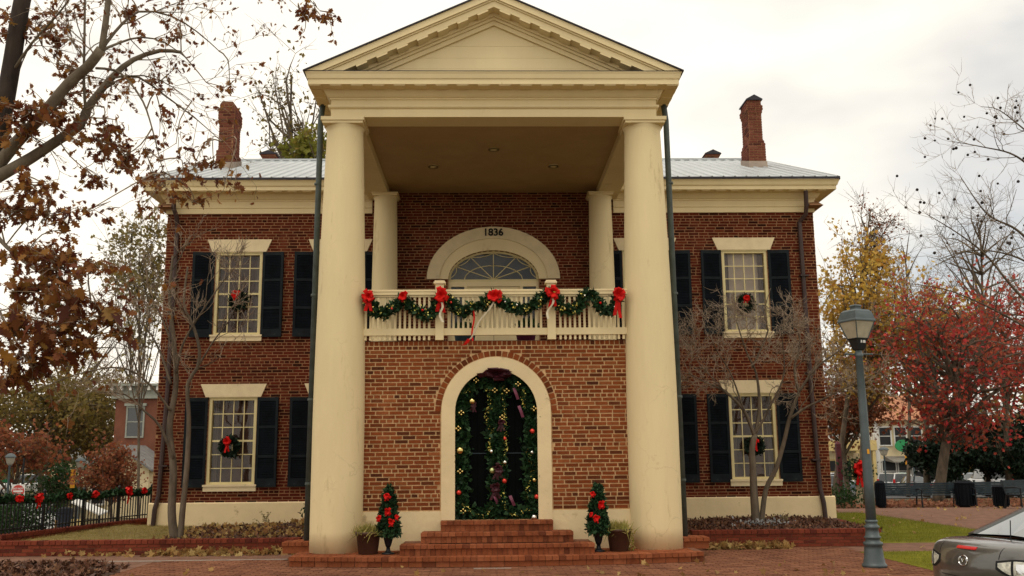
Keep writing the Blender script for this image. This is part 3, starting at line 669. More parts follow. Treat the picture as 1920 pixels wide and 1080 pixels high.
m = MB(); a = np.linspace(0, math.pi, 25); m.prism([(.98*math.cos(t), 5.6+.61*math.sin(t)) for t in a], YW+.125, YW+.13); m.build('pane', 'pane_glass', fl)
m = MB(); m.box((-1.02, YW+.5, 5.0), (1.02, YW+.52, 6.3)); m.build('dark_backing', 'bld_dark', fl)
m = MB(); m.box((-1.02, YW+.06, 5.43), (1.02, YW+.16, 5.545)); m.box((-1.02, YW+.06, 3.572), (-.96, YW+.16, 5.43)); m.box((.96, YW+.06, 3.572), (1.02, YW+.16, 5.43))
for s in (-1, 1): m.box((min(s*.60, s*.66), YW+.05, 3.572), (max(s*.60, s*.66), YW+.16, 5.429))
bd = m.build('balcony_door', 'cream_paint', house)
for s in (-1, 1):
    b = MB(); b.box((min(s*.005, s*.599), YW+.09, 3.58), (max(s*.005, s*.599), YW+.13, 5.42)); lf = b.build('door_leaf', 'cream_paint', bd)
    for za, zb_ in ((3.72, 4.3), (4.42, 5.3)):
        for xa in (.08, .34): c = MB(); c.box((min(s*xa, s*(xa+.2)), YW+.074, za), (max(s*xa, s*(xa+.2)), YW+.0895, zb_)); c.build('panel', 'cream_paint', lf)
    b = MB(); b.box((min(s*.661, s*.959), YW+.10, 4.35), (max(s*.661, s*.959), YW+.105, 5.42)); b.build('side_light', 'pane_glass', bd)
    b = MB(); b.box((min(s*.661, s*.959), YW+.085, 3.575), (max(s*.661, s*.959), YW+.13, 4.349)); b.build('side_panel', 'cream_paint', bd)
# --- portico columns
CX = 2.60
def column(x, y, z0, z1, rb_, rt, ab, ztop):
    prof = []
    for t in np.linspace(0, 1, 22): prof.append((rb_-(rb_-rt)*max(0, (t-.28)/.72)**1.5, z0+(z1-z0)*t))
    prof += [(rt+.003, z1+.05), (rt+.02, z1+.085), (rt+.024, z1+.10)]
    m = MB(); m.lathe(prof, (x, y, 0), 40); c = m.build('column', 'column_stucco', house, smooth=True)
    m = MB(); m.box((x-ab, y-ab, z1+.10), (x+ab, y+ab, z1+.145)); m.box((x-ab-.025, y-ab-.025, z1+.1455), (x+ab+.025, y+ab+.025, ztop)); m.build('abacus', 'cream_paint', c)
    return c
for s in (-1, 1):
    column(s*2.615, 0, .14, 7.22, .428, .315, .345, 7.428)
    column(s*2.40, 4.62, ZT, 7.26, .285, .25, .27, 7.428)
# --- portico entablature, ceiling, pediment
m = MB(); ring(m, [(-.48, 7.63), (-.48, 7.43), (0, 7.43), (0, 7.575), (.02, 7.578), (.045, 7.60), (.045, 7.636), (.0, 7.645), (0, 7.735), (.022, 7.74), (.022, 7.765), (.045, 7.775), (.07, 7.80), (.11, 7.865), (.12, 7.89), (.345, 7.89), (.345, 7.978), (.36, 7.985), (.365, 8.0), (.38, 8.06), (.395, 8.09), (.395, 8.10), (-.1, 8.115)], -2.82, 2.82, -.32, 5.2, (0, 1, 3))
pc = m.build('portico_entablature', 'cream_paint', house)
m = MB(); m.box((-3.22, -.72, 8.101), (3.22, -.25, 8.112)); m.build('cornice_flashing', 'roof_edge', pc)
k = -3.06
while k < 3.1:
    obj('mutule', MU, None, pc, (k, -.56, 7.8905)); k += .36
for s in (-1, 1):
    for k in np.arange(-.35, 4.4, .36): obj('mutule', MU, None, pc, (s*3.06, k, 7.8905))
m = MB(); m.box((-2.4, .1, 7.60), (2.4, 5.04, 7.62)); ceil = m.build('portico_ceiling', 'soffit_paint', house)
for x, y in ((-1.3, .35), (1.3, .35), (0, 1.9), (-1.25, 3.0), (1.25, 3.0)):
    b = MB(); b.lathe([(.10, 0), (.10, .02), (.075, .03), (.07, -.012), (.105, -.012)], (x, y, 7.588), 16); cl = b.build('ceiling_light', 'cream_paint', ceil)
    b = MB(); b.lathe([(.001, 0), (.06, .0), (.065, .02)], (x, y, 7.583), 12); b.build('lamp_glass', 'lantern_inside', cl)
SL = .455
def rake(m, a_top, a_bot, y0, y1, zmin):
    for s in (-1, 1):
        xt, xb = (a_top-zmin)/SL, (a_bot-zmin)/SL
        poly = [(0, a_top), (0, a_bot), (s*xb, zmin), (s*xt, zmin)]
        m.prism(poly if s < 0 else poly[::-1], y0, y1)
m = MB(); rake(m, 9.56, 9.44, -.73, -.3, 8.112); rake(m, 9.437, 9.41, -.70, -.3, 8.112); rake(m, 9.408, 9.30, -.675, -.3, 8.112)
ped = m.build('pediment', 'cream_paint', house)
m = MB(); rake(m, 9.299, 9.235, -.46, -.3, 8.118); rake(m, 9.234, 9.185, -.42, -.3, 8.118); rake(m, 9.184, 9.10, -.385, -.3, 8.118); m.build('tympanum_moulding', 'cream_paint', ped)
zc = [8.118, 8.30, 8.50, 8.72, 9.11]
for i in range(4):
    za, zb_ = zc[i]+.005, zc[i+1]; xa, xb = (9.12-za)/SL, (9.12-zb_)/SL; b = MB()
    b.prism([(-xa, za), (xa, za), (max(xb, .001), zb_), (-max(xb, .001), zb_)], -.335-.004*(3-i), -.28); b.build('board', 'cream_paint', ped)
m = MB(); m.prism([(-2.2, 8.118), (2.2, 8.118), (0, 9.11)], -.279, -.22); m.build('tympanum', 'cream_paint', ped)
mu = MB(); mu.box((-.10, -.13, -.035), (.10, .13, .0)); MU2 = mu.mesh('modillion'); MU2.materials.append(MT['cream_paint'])
for s in (-1, 1):
    for k in np.arange(.2, 2.5, .345): obj('modillion', MU2, None, ped, (s*k, -.545, 9.30-SL*k+.004), (0, s*math.atan(SL), 0))
m = MB()
for s in (-1, 1): m.prism([(0, 9.562), (0, 9.585), (s*3.24, 9.585-SL*3.24), (s*3.24, 9.562-SL*3.24)][::-s], -.76, 8.6)
m.build('portico_roof', 'roof_edge', house)
# --- balcony railing
m = MB(); m.box((-2.25, -.115, 4.345), (2.25, -.01, 4.40)); m.box((-2.25, -.125, 4.4005), (2.25, 0, 4.432)); m.box((-2.25, -.09, 4.31), (2.25, -.03, 4.344)); rail = m.build('balcony_railing', 'cream_paint', house)
m = MB(); m.box((-2.25, -.10, 3.655), (2.25, -.02, 3.772)); m.build('bottom_rail', 'cream_paint', rail)
b = MB(); b.box((-.019, -.016, 0), (.019, .016, .54)); BA = b.mesh('baluster'); BA.materials.append(MT['cream_paint'])
b = MB(); b.box((-.019, -.016, 0), (.019, .016, .08)); BA2 = b.mesh('baluster_foot'); BA2.materials.append(MT['cream_paint'])
k = -2.19
while k < 2.2:
    if abs(abs(k)-.945) > .10:
        obj('baluster', BA, None, rail, (k, -.06, 3.7715))
        if abs(k) > 1: obj('baluster_foot', BA2, None, rail, (k, -.06, 3.5755))
    k += .0822
for s in (-1, 1):
    x = s*.945; b = MB(); b.box((x-.07, -.135, 3.572), (x+.07, .005, 4.53)); po = b.build('post', 'cream_paint', rail)
    b = MB(); b.box((x-.10, -.165, 4.5305), (x+.10, .035, 4.56)); b.box((x-.085, -.15, 4.5605), (x+.085, .02, 4.585)); b.build('cap', 'stone_lintel', po)
# --- downspouts
for s in (-1, 1):
    m = MB(); m.tube([(s*3.08, .32, 7.90), (s*3.11, .32, 7.6), (s*3.15, .32, .30)], .052, 12); d = m.build('downspout', 'downspout_green', house, smooth=True)
    for z in (6.4, 4.4, 2.6, 1.2): b = MB(); b.lathe([(.056, 0), (.06, .005), (.06, .035), (.056, .04)], (s*3.15-s*.02*(z-.3)/7.3, .32, z), 12); b.build('bracket', 'downspout_green', d)
    m = MB(); x = s*7.13
    if s > 0: p = [(x-.02, 4.70, 7.56), (x-.0, 4.78, 7.2), (x, 4.86, 7.02), (x-.12, 4.97, 6.86), (x-.12, 4.97, 6.6), (x-.10, 4.97, 3), (x-.05, 4.955, .9), (x, 4.93, .6), (x+.02, 4.92, .2)]
    else: p = [(x, 4.70, 7.56), (x-.03, 4.80, 7.2), (x+.02, 4.9, 7.0), (x+.02, 4.97, 6.8), (x, 4.97, 3), (x-.06, 4.955, .9), (x-.12, 4.93, .6), (x-.14, 4.92, .15)]
    m.tube(p, .052, 8); d = m.build('downspout', 'downspout_brown', house)
    for z in (5.6, 3.4, 1.5): b = MB(); b.box((x-.19 if s > 0 else x-.09, 4.90, z), (x-.0 if s > 0 else x+.1, 5.045, z+.035)); b.build('strap', 'downspout_brown', d)
# ================================================================== STEPS AND PLATFORM
st = thing('entrance_steps', 'red brick entrance steps on a wide bowed brick platform', 'steps')
def arcy(x): return -1.20+.36*(x/3.2)**2
xs = np.linspace(-3.22, 3.22, 25)
m = MB(); m.prism_z([(x, arcy(x)+.02) for x in xs]+[(3.22, 1.4), (-3.22, 1.4)], -.02, .138); plat = m.build('platform', 'mortar_dark', st)
b = MB(); b.box((-.5, 0, 0), (.5, 1, 1)); BX = b.mesh('brick'); BX.materials.append(MT['brick_step_piece']); rr = random.Random(21)
for i in range(31):
    x = -3.2+6.4*(i+.5)/31; sl_ = math.atan(.72*x/3.2/3.2); obj('brick', BX, None, plat, (x, arcy(x)+.008, .004), (0, 0, sl_), (.198, .1, .078))
for i in range(62):
    x = -3.2+6.4*(i+.5)/62; sl_ = math.atan(.72*x/3.2/3.2); obj('brick', BX, None, plat, (x, arcy(x)-.018+rr.uniform(-.004, .004), .088), (0, 0, sl_), (.097, .21, .062+rr.uniform(-.002, .002)))
pt = MB()
for i in range(31):
    for j in range(12):
        x = -3.1+.2*i+(.1 if j % 2 else 0); y = arcy(x)+.2+.1*j
        if y < -.05 and abs(x) < 3.15: pt.box((x-.095, y, .13), (x+.095, y+.093, .147+rr.uniform(-.002, .001)), rr.random())
stuff(pt.build('paver_field', 'brick_step_mass', plat, rnd=True))
for hw, yf, z0, z1 in ((1.50, -.93, .14, .305), (1.20, -.63, .305, .462), (.905, -.33, .462, .618)):
    m = MB(); m.box((-hw+.01, yf+.02, z0), (hw-.01, .16, z1-.01)); sp = m.build('step', 'mortar_dark', st)
    n = int(hw*2/.078)
    for i in range(n):
        x = -hw+2*hw*(i+.5)/n; obj('brick', BX, None, sp, (x, yf+.008+rr.uniform(0, .004), z0+.003), None, (2*hw/n-.007, .1, z1-z0-.058))
    n = int(hw*2/.105)
    for i in range(n):
        x = -hw+2*hw*(i+.5)/n; obj('brick', BX, None, sp, (x, yf-.02+rr.uniform(-.004, .004), z1-.052), None, (2*hw/n-.006, .21, .052+rr.uniform(-.002, .002)))
        obj('brick', BX, None, sp, (x, yf+.195, z1-.05), None, (2*hw/n-.006, .2, .049)) if yf > -.9 or abs(x) > 1.1 else None
for s in (-1, 1):
    m = MB(); m.box((s*3.22-.26, .02, .12), (s*3.22+.26, 1.35, .235)); pd = m.build('pedestal', 'brick_step_piece', st)
    for i in range(5): obj('brick', BX, None, pd, (s*3.22-.22+.11*i, -.005, .2365), None, (.1, .24, .06))
    for i in range(5): obj('brick', BX, None, pd, (s*3.22-.22+.11*i, .24, .2365), None, (.1, .24, .06))
# ================================================================== BEDS, LOW WALLS, FENCE
def low_wall(name, label, p, q, h, th, courses, z0=0., cap=True, zslope=0.):
    """brick wall from p to q; local x along the wall, local -y is the right-hand face seen going p->q"""
    L = math.hypot(q[0]-p[0], q[1]-p[1]); a = math.atan2(q[1]-p[1], q[0]-p[0])
    t = thing(name, label, 'wall', (p[0], p[1], z0), a)
    m = MB(); m.box((0, .012, -.3), (L, th-.012, h-.012)); m.build('core', 'mortar_dark', t)
    me = UNIT.mesh('brick'); me.materials.append(MT['brick_low_piece']); q_ = random.Random(len(label)); ch = (h-(.07 if cap else 0))/courses; mm = MB(); n = 0
    for i in range(courses):
        x = -(.1 if i % 2 else 0)
        while x < L:
            b0, b1 = max(0, x)+.004, min(L, x+.21)-.004; x += .21
            if b1-b0 < .03: continue
            if n < 290: obj('brick', me, None, t, (b0, q_.uniform(0, .004), i*ch+.004), None, (b1-b0, .03, ch-.008)); n += 1
            else: mm.box((b0, 0, i*ch+.004), (b1, .03, (i+1)*ch-.004), q_.random())
            mm.box((b0, th-.03, i*ch+.004), (b1, th, (i+1)*ch-.004), q_.random())
    if cap:
        x = 0; mc_ = BXL
        while x < L-.05: obj('coping_brick', mc_, None, t, (x+.05, -.012, h-.066), None, (.1, th+.024, .066+q_.uniform(-.003, .002))); x += .1065
    if mm.f: stuff(mm.build('brick_field', 'brick_low_mass', t, rnd=True))
    return t
b = MB(); b.box((-.48, 0, 0), (.48, 1, 1)); BXL = b.mesh('coping_brick'); BXL.materials.append(MT['brick_low_piece'])
low_wall('retaining_wall', 'low red brick wall between the dry grass bed and the leaf-strewn path', (-12.4, 1.36), (-3.48, 1.36), .255, .2, 3)
low_wall('retaining_wall', 'low red brick wall before the mulch bed with the dense twiggy tree', (3.5, 1.40), (6.88, 1.40), .30, .2, 4)
low_wall('retaining_wall', 'short low brick edging between the mulch bed and the lawn', (6.88, 1.62), (7.42, 4.95), .26, .1, 3)
FA_, FB_ = (-8.78, 1.58), (-7.78, 6.6)
low_wall('garden_wall', 'low red brick wall carrying the black iron fence', FA_, FB_, .345, .24, 4, z0=0)
low_wall('garden_wall', 'end of low brick wall under the fence above the sloping street', (-12.4, 1.60), (-8.80, 1.60), .345, .24, 4)
def bed(name, poly_fn, xs, ys, zf, mat):
    X, Y = np.meshgrid(xs, ys); rgx = np.random.default_rng(4); Z = zf(X, Y)+rgx.normal(0, .008, X.shape); n = len(xs)
    f = [(j*n+i, j*n+i+1, (j+1)*n+i+1, (j+1)*n+i) for j in range(len(ys)-1) for i in range(n-1) if poly_fn((xs[i]+xs[i+1])/2, (ys[j]+ys[j+1])/2)]
    return struct(obj(name, mesh(name, np.stack([X.ravel(), Y.ravel(), Z.ravel()], 1), f, True), mat))
zl = lambda X, Y: .19+.03*np.sin(X*1.3)+.02*(Y-1.5)
bound = lambda y: -5.9+(y-1.5)*-.15+.0*y
bed('grass_bed', lambda x, y: x < bound(y) and x > -8.55+(y-1.6)*.2, np.arange(-8.6, -5.4, .12), np.arange(1.5, 5.2, .12), zl, 'soil_dry')
bed('mulch_bed', lambda x, y: x > bound(y)-.12, np.arange(-6.6, -3.2, .12), np.arange(1.5, 5.2, .12), lambda X, Y: zl(X, Y)+.006+.04*np.exp(-((X+4.2)**2+(Y-4.2)**2)), 'mulch')
zr = lambda X, Y: .23+.035*np.cos(X*1.1)+.03*(Y-1.5)/3
bed('mulch_bed', lambda x, y: x < 6.98+(y-1.5)*.14, np.arange(3.2, 7.5, .12), np.arange(1.5, 5.2, .12), zr, 'mulch')
m = MB(); m.box((-6.0, 2.05, .15), (-3.6, 2.1, .225)); tag(m.build('bed_edging', 'black_iron'), 'thin dark edging strip between dry grass and mulch', 'edging')
# grass, leaf litter, mulch chips
rn = np.random.default_rng(11)
def scatter(n, x0, x1, y0, y1, keep=None, zf=None):
    P = np.stack([rn.uniform(x0, x1, n), rn.uniform(y0, y1, n), np.zeros(n)], 1)
    if keep is not None: P = P[[bool(keep(a, b_)) for a, b_ in P[:, :2]]]
    P[:, 2] = zf(P[:, 0], P[:, 1]) if zf else gz(P[:, 0], P[:, 1]); return P
def grass(name, P, h, leaf, seed, label):
    o = obj(name, leaf_mesh(name, P, h, 'blade', seed, updir=(0, 0, 1.0), jit=.35), 'leaf_'+leaf); tag(o, label, 'grass'); stuff(o)
grass('grass', np.concatenate([scatter(42000, 6.95, 10.4, 2.02, 11.5), scatter(12000, 10.4, 17, 2.02, 4.4)]), .05, 'grass', 1, 'green mown lawn beyond the lamp post, beside the courthouse')
grass('grass', scatter(22000, 6.14, 12, -3.0, .4, lambda x, y: y > -2.6-(x-6.12)*.43), .045, 'grass', 2, 'small corner of lawn between the lamp post and the grey car')
grass('grass', scatter(26000, -8.6, -5.6, 1.6, 5.0, lambda x, y: x < bound(y) and x > -8.6+(y-1.5)*.2, zl), .05, 'drygrass', 3, 'dry yellowish grass in the bed beside the iron fence')
def litter(name, P, size, leaf, seed, label, shape='oak'):
    P = P.copy(); P[:, 2] += rn.uniform(.004, .03, len(P)); o = obj(name, leaf_mesh(name, P, size, shape, seed, updir=(0, 0, .0), jit=1), 'leaf_'+leaf); tag(o, label, 'leaves'); stuff(o); return o
def flatten(me, k=.35): pass
P = scatter(950, -7.8, -3.5, 1.02, 1.34, lambda x, y: rn.random() < (.12 if x < -6 else 1)*(1 if y > 1.18 else .35)); P[:, 2] += rn.uniform(0, .05, len(P))*(P[:, 1] > 1.2)
litter('fallen_leaves', P, .10, 'fallen', 4, 'drift of pale fallen leaves along the foot of the low wall by the path', 'maple')
P = scatter(300, 3.7, 5.2, 1.05, 1.38); P[:, 2] += rn.uniform(0, .05, len(P)); litter('fallen_leaves', P, .11, 'fallen', 5, 'small drift of fallen leaves below the wall of the mulch bed', 'maple')
P = scatter(2600, -9, -5.7, -3.5, .25, lambda x, y: not (x > -6.4 and y > -.5 and (x+6.5)+(y-.26)*.6 > 0)); litter('fallen_leaves', P, .075, 'mulchy', 6, 'brown leaf litter covering the mulch beside the path', 'maple')
P = np.concatenate([scatter(2600, -6.2, -3.4, 1.65, 4.95, None, lambda x, y: zl(x, y)+.01), scatter(3400, 3.4, 7.1, 1.65, 4.95, None, lambda x, y: zr(x, y)+.005)])
litter('mulch_chips', P, .06, 'mulchy', 7, 'dark mulch and leaf litter in the beds against the courthouse plinth', 'diamond')
P = scatter(420, -6.2, -3.4, 1.7, 4.9, None, lambda x, y: zl(x, y)+.03); litter('fallen_leaves', P, .09, 'fallen', 8, 'tan leaves lying on the mulch under the multi-stemmed tree', 'maple')
P = np.concatenate([scatter(60, -5.4, 6, -3, -.9), scatter(150, 7, 17, -2, 15, None)]); P[:, 2] += .003; litter('fallen_leaves', P, .085, 'fallen', 9, 'odd fallen leaves scattered over paving and lawn', 'maple')
P = scatter(5200, 8, 26, 18.2, 25.5); litter('fallen_leaves', P, .13, 'litter', 10, 'reddish leaf litter on the bed behind the park benches', 'maple')
# fence
fa = math.atan2(FB_[1]-FA_[1], FB_[0]-FA_[0]); FL = math.hypot(FB_[0]-FA_[0], FB_[1]-FA_[1])
fence = thing('iron_fence', 'black iron picket fence with garland on the low garden wall', 'fence', (FA_[0], FA_[1], .345), fa)
def fp(t, z, off=0): d = Vector((math.cos(fa), math.sin(fa), 0)); n = Vector((-math.sin(fa), math.cos(fa), 0)); return Vector((FA_[0], FA_[1], 0))+d*t+n*(.12+off)+Vector((0, 0, z))
m = MB(); m.box((0, .105, .07), (FL, .135, .095)); m.build('rail', 'black_iron', fence); m = MB(); m.box((0, .105, .53), (FL, .135, .555)); m.build('rail', 'black_iron', fence)
b = MB(); b.box((-.009, .111, 0), (.009, .129, .60)); b.lathe([(.014, .60), (.012, .62), (.001, .66)], (0, .12, 0), 6); PK = b.mesh('picket'); PK.materials.append(MT['black_iron'])
k = .05
while k < FL: obj('picket', PK, None, fence, (k, 0, 0)); k += .102
for k in (.02, 1.27, 2.52, 3.77, FL-.03): b = MB(); b.box((k-.022, .098, 0), (k+.022, .142, .70)); b.lathe([(.03, .70), (.035, .73), (.01, .77)], (k, .12, 0), 8); b.build('post', 'black_iron', fence)
# ================================================================== BOWS, GARLANDS, WREATHS
def ribbon(m, pts, wdir, wid):
    pts = [Vector(p) for p in pts]; wd = Vector(wdir).normalized()*wid/2; v = []
    for p in pts: v += [p-wd, p+wd]
    m.add(v, [(2*i, 2*i+1, 2*i+3, 2*i+2) for i in range(len(pts)-1)])
def bow_mesh(name, seed, size, tails=2, tl=1.2, loops=8):
    loops = int(loops*1.6)
    q = random.Random(seed); m = MB()
    for i in range(loops):
        a = 2*math.pi*i/loops+q.uniform(-.25, .25); L = size*q.uniform(.30, .56); tilt = q.uniform(-1.1, .1)
        d = Vector((math.cos(a), tilt, math.sin(a))).normalized(); f = Vector((0, -1, 0)); wdir = d.cross(f).normalized(); wdir = (wdir+f*q.uniform(-.5, .5)).normalized()
        pts = [d*(L*math.sin(t*math.pi)*1.0)+f*(size*.16*math.sin(2*math.pi*t)+.02) for t in np.linspace(0, 1, 11)]
        ribbon(m, pts, wdir, size*.30)
    for i in range(tails):
        x = (i-(tails-1)/2)*.35; L = size*tl*q.uniform(.8, 1.1); pts = [Vector((x*size*t+.03*size*math.sin(5*t+i), -.04-.03*size*math.sin(4*t), -L*t)) for t in np.linspace(0, 1, 9)]
        ribbon(m, pts, (1, q.uniform(-.6, .6), q.uniform(-.1, .1)), size*.22)
    m.lathe([(.01, -.05*size), (.09*size, -.04*size), (.10*size, .04*size), (.01, .05*size)], (0, -.05*size, 0), 8)
    return m.mesh(name)
def bow(loc, size, label, group=None, tails=2, tl=1.2, seed=1, mat='bow_red', rz=0, loops=8, extra=None):
    t = thing('ribbon_bow', label, 'bow', loc, rz, group); obj('loops', bow_mesh('loops', seed, size, tails, tl, loops), mat, t)
    if extra:
        for nm, pts, wd, mt in extra: m = MB(); ribbon(m, pts, (1, .3, .2), wd); m.build(nm, mt, t)
    return t
def along(pts, step):
    pts = np.asarray(pts, float)
    # smooth with Catmull-Rom then resample
    out_ = []
    for i in range(len(pts)-1):
        p0 = pts[max(0, i-1)]; p1 = pts[i]; p2 = pts[i+1]; p3 = pts[min(len(pts)-1, i+2)]
        n = max(2, int(np.linalg.norm(p2-p1)/step))
        for t in np.arange(n)/n: out_.append(.5*((2*p1)+(-p0+p2)*t+(2*p0-5*p1+4*p2-p3)*t*t+(-p0+3*p1-3*p2+p3)*t**3))
    out_.append(pts[-1]); return np.array(out_)
def needles(name, path, rad, n, size, leaf, seed, mat=None):
    rgx = np.random.default_rng(seed); i = rgx.integers(0, len(path), n); c = path[i]+rgx.normal(0, rad*.45, (n, 3)); return leaf_mesh(name, c, size, 'diamond', seed)
gp = [(690, 562), (705, 582), (720, 587), (742, 573), (757, 562), (776, 580), (800, 592), (815, 582), (826, 558), (846, 566), (865, 585), (887, 577), (906, 571), (927, 557), (950, 571), (975, 579), (1000, 573), (1016, 560), (1035, 550), (1048, 572), (1070, 582), (1086, 571), (1100, 551), (1116, 560), (1131, 580), (1148, 578), (1158, 558)]
gpath = along([at(u, v, -.17) for u, v in gp], .02)
gar = thing('balcony_garland', 'evergreen garland swagged along the cream balcony railing', 'garland', tuple(gpath[0]))
def loc_mesh(o, t): o.location = -Vector(t.location); return o
loc_mesh(obj('foliage', needles('foliage', gpath, .075, 5200, .085, 'needle', 3), 'leaf_needle', gar), gar)
m = MB(); m.tube(gpath[::4], .028, 6); loc_mesh(m.build('cord', 'leaf_dark', gar), gar)
rgx = np.random.default_rng(6); seg = np.concatenate([gpath[len(gpath)//40*i:len(gpath)//40*i+max(4, len(gpath)//60)] for i in range(0, 40, 2)])
loc_mesh(obj('tinsel', leaf_mesh('tinsel', seg[rgx.integers(0, len(seg), 420)]+rgx.normal(0, .035, (420, 3))+np.array([0, -.05, 0]), .035, 'diamond', 8), 'leaf_tinsel', gar), gar)
for i in range(16):
    p = gpath[int(len(gpath)*(i+.5)/16)]; b = MB(); b.lathe([(.002, -.022), (.017, -.014), (.022, 0), (.017, .014), (.002, .022)], (p[0]+rgx.normal(0, .03), p[1]-.08, p[2]+rgx.normal(0, .03)), 8); loc_mesh(b.build('ornament', rgx.choice(['silver', 'gold', 'ball_red', 'bow_red']), gar, True), gar)
for k, (u, v, s, lb, tl, tn) in enumerate(((692, 556, .30, 'red ribbon bow where the balcony railing meets the column by the green downspout', .9, 2),
    (756, 556, .24, 'small red ribbon bow on the balcony rail between column and first post', .5, 1), (827, 554, .36, 'large red ribbon bow tied on the balcony post with cream ribbon tails', .95, 2),
    (927, 556, .32, 'red ribbon bow at mid balcony with one very long trailing streamer', .4, 1), (1036, 548, .32, 'red ribbon bow on balcony post with red and white striped tails', .95, 2), (1157, 553, .31, 'full red ribbon bow with broad tails hanging down to the bottom rail', 1.6, 2))):
    p = at(u, v, -.23); ex = None
    if k == 3:
        e0 = [Vector((t*-.45+.02*math.sin(9*t), -.02-.03*math.sin(3*t), -.06-.70*t)) for t in np.linspace(0, 1, 12)]; ex = [('streamer', e0, .035, 'ribbon_cream'), ('streamer_end', [e0[-1]+Vector((.02, -.01, .05)), e0[-1]+Vector((-.03, -.012, -.03)), e0[-1]+Vector((-.09, -.014, -.07))], .075, 'bow_red'),
            ('streamer', [Vector((-.36+.02*math.sin(6*t), .0, -.2-.55*t)) for t in np.linspace(0, 1, 8)], .03, 'bow_red')]
    if k in (2, 4): ex = [('cream_tail', [Vector(((-.10 if k == 4 else .02)*t+.03*math.sin(7*t), -.06, -.1-.36*t)) for t in np.linspace(0, 1, 8)], .04, 'ribbon_cream')]
    bow(p, s*.86, lb, 'bows along the balcony', tn, tl, 30+k, extra=ex)
def wreath(u, v, r, label, rb=.10, bowm='bow_red', tl=.6):
    p = at(u, v, YW-.10); t = thing('wreath', label, 'wreath', tuple(p), 0, 'wreaths on the windows'); th = np.linspace(0, 2*math.pi, 60)
    path = np.stack([r*np.cos(th), np.zeros(60), r*np.sin(th)], 1); obj('foliage', needles('foliage', path, .05, 900, .07, 'dark', int(u)), 'leaf_dark', t)
    m = MB(); m.tube(path, .03, 6); m.build('ring', 'leaf_dark', t); bm2 = obj('bow', bow_mesh('bow', int(v), rb*2, 2, tl, 7), bowm, t, (-.02, -.07, r*.72))
wreath(446, 563, .155, 'dark wreath with red bow on the upper window above the thin twin-stemmed tree')
wreath(430, 838, .165, 'dark wreath with long red bow on the lower window behind the twin-stemmed tree', .11, tl=1.1)
wreath(1398, 569, .15, 'brown twig wreath with red bow on the upper window with pale blinds')
wreath(1415, 836, .15, 'dark wreath with red bow on the lower window behind the dense twiggy tree', .11, tl=1.1)
# garland on the black door
dg = thing('door_garland', 'thick evergreen garland with gold baubles framing the black arched door', 'garland', (0, .09, .64))
def dp(L): return along([(x, 0, z-.64) for x, z in L], .02)
arcp = [(.60*math.cos(t), 2.38+.60*math.sin(t)) for t in np.linspace(0, math.pi, 15)]
pathL = dp([(.60, .72), (.60, 1.3), (.60, 1.9)]+arcp+[(-.60, 1.9), (-.60, 1.3), (-.60, .72)])
pathC = dp([(-.04, 2.95), (.02, 2.5), (-.02, 2.0), (.03, 1.5), (0, 1.1), (.02, .75)])
pathB = dp([(-.6, .74), (-.35, .68), (0, .72), (.35, .68), (.6, .74)])
rgx = np.random.default_rng(9)
pp = np.concatenate([np.repeat(pathL, 2, 0), np.repeat(pathC, 3, 0), pathB]); n = 11000; c = pp[rgx.integers(0, len(pp), n)]+rgx.normal(0, 1, (n, 3))*np.array([.055, .028, .05])
obj('foliage', leaf_mesh('foliage', c, .10, 'diamond', 12), 'leaf_needle', dg)
tin = np.concatenate([dp([(-.15, 2.75), (-.10, 2.5), (-.18, 2.3), (-.08, 2.05), (-.13, 1.75)]), dp([(.12, 2.8), (.12, 2.55), (.15, 2.2), (.16, 1.8), (.1, 1.5)]), dp([(.45, 2.75), (.46, 2.45)]), dp([(.5, 1.75), (.56, 1.6), (.6, 1.4), (.52, 1.15), (.5, .95)]), dp([(-.55, .88), (-.4, .72), (-.2, .68), (-.08, .85)]), dp([(.12, 1.05), (.14, .8), (.3, .70), (.5, .76), (.58, .78)]), dp([(-.56, 2.9-.2), (-.45, 2.75)])])
obj('tinsel', leaf_mesh('tinsel', tin[rgx.integers(0, len(tin), 430)]+rgx.normal(0, .016, (430, 3))+np.array([0, -.07, 0]), .028, 'diamond', 15), 'leaf_tinsel', dg)
def ball(m, p, r): m.lathe([(r*math.cos(a)+1e-4, r*math.sin(a)) for a in np.linspace(-1.55, 1.55, 9)], p, 12)
for x, z, r, mt in ((-.40, 2.55, .055, 'gold'), (-.60, 1.74, .065, 'gold'), (-.07, 1.41, .05, 'ball_green'), (.14, 1.54, .036, 'silver'), (-.08, 1.72, .036, 'silver'), (.14, 1.93, .03, 'ball_red'), (.60, 2.05, .04, 'ball_red'), (.66, .98, .04, 'ball_red'), (-.62, 1.06, .04, 'ball_red'), (.61, .62+.03, .05, 'silver'), (.62, 1.25, .035, 'gold'), (.13, 1.24, .04, 'ball_red'), (.59, 1.70, .03, 'silver')):
    b = MB(); ball(b, (x, -.09, z-.64), r); b.build('ornament', mt, dg, True)
for x, z in ((-.02, 2.73), (.10, 2.28), (-.63, 2.1), (-.58, 2.36), (.63, 2.42), (.37, 2.83), (-.33, 2.9), (-.60, 1.40), (-.55, .66+.1), (.18, 2.72)):
    b = MB()
    for dx, dz in ((-.035, 0), (.035, 0), (0, .03), (0, -.03)): ball(b, (x+dx, -.10, z+dz-.64), .019)
    b.build('bauble_cluster', 'gold', dg, True)
obj('swag_ribbon', bow_mesh('swag_ribbon', 77, .5, 0, 1, 10), 'bow_dark', dg, (0, -.08, 2.36), None, (1.3, 1, .45))
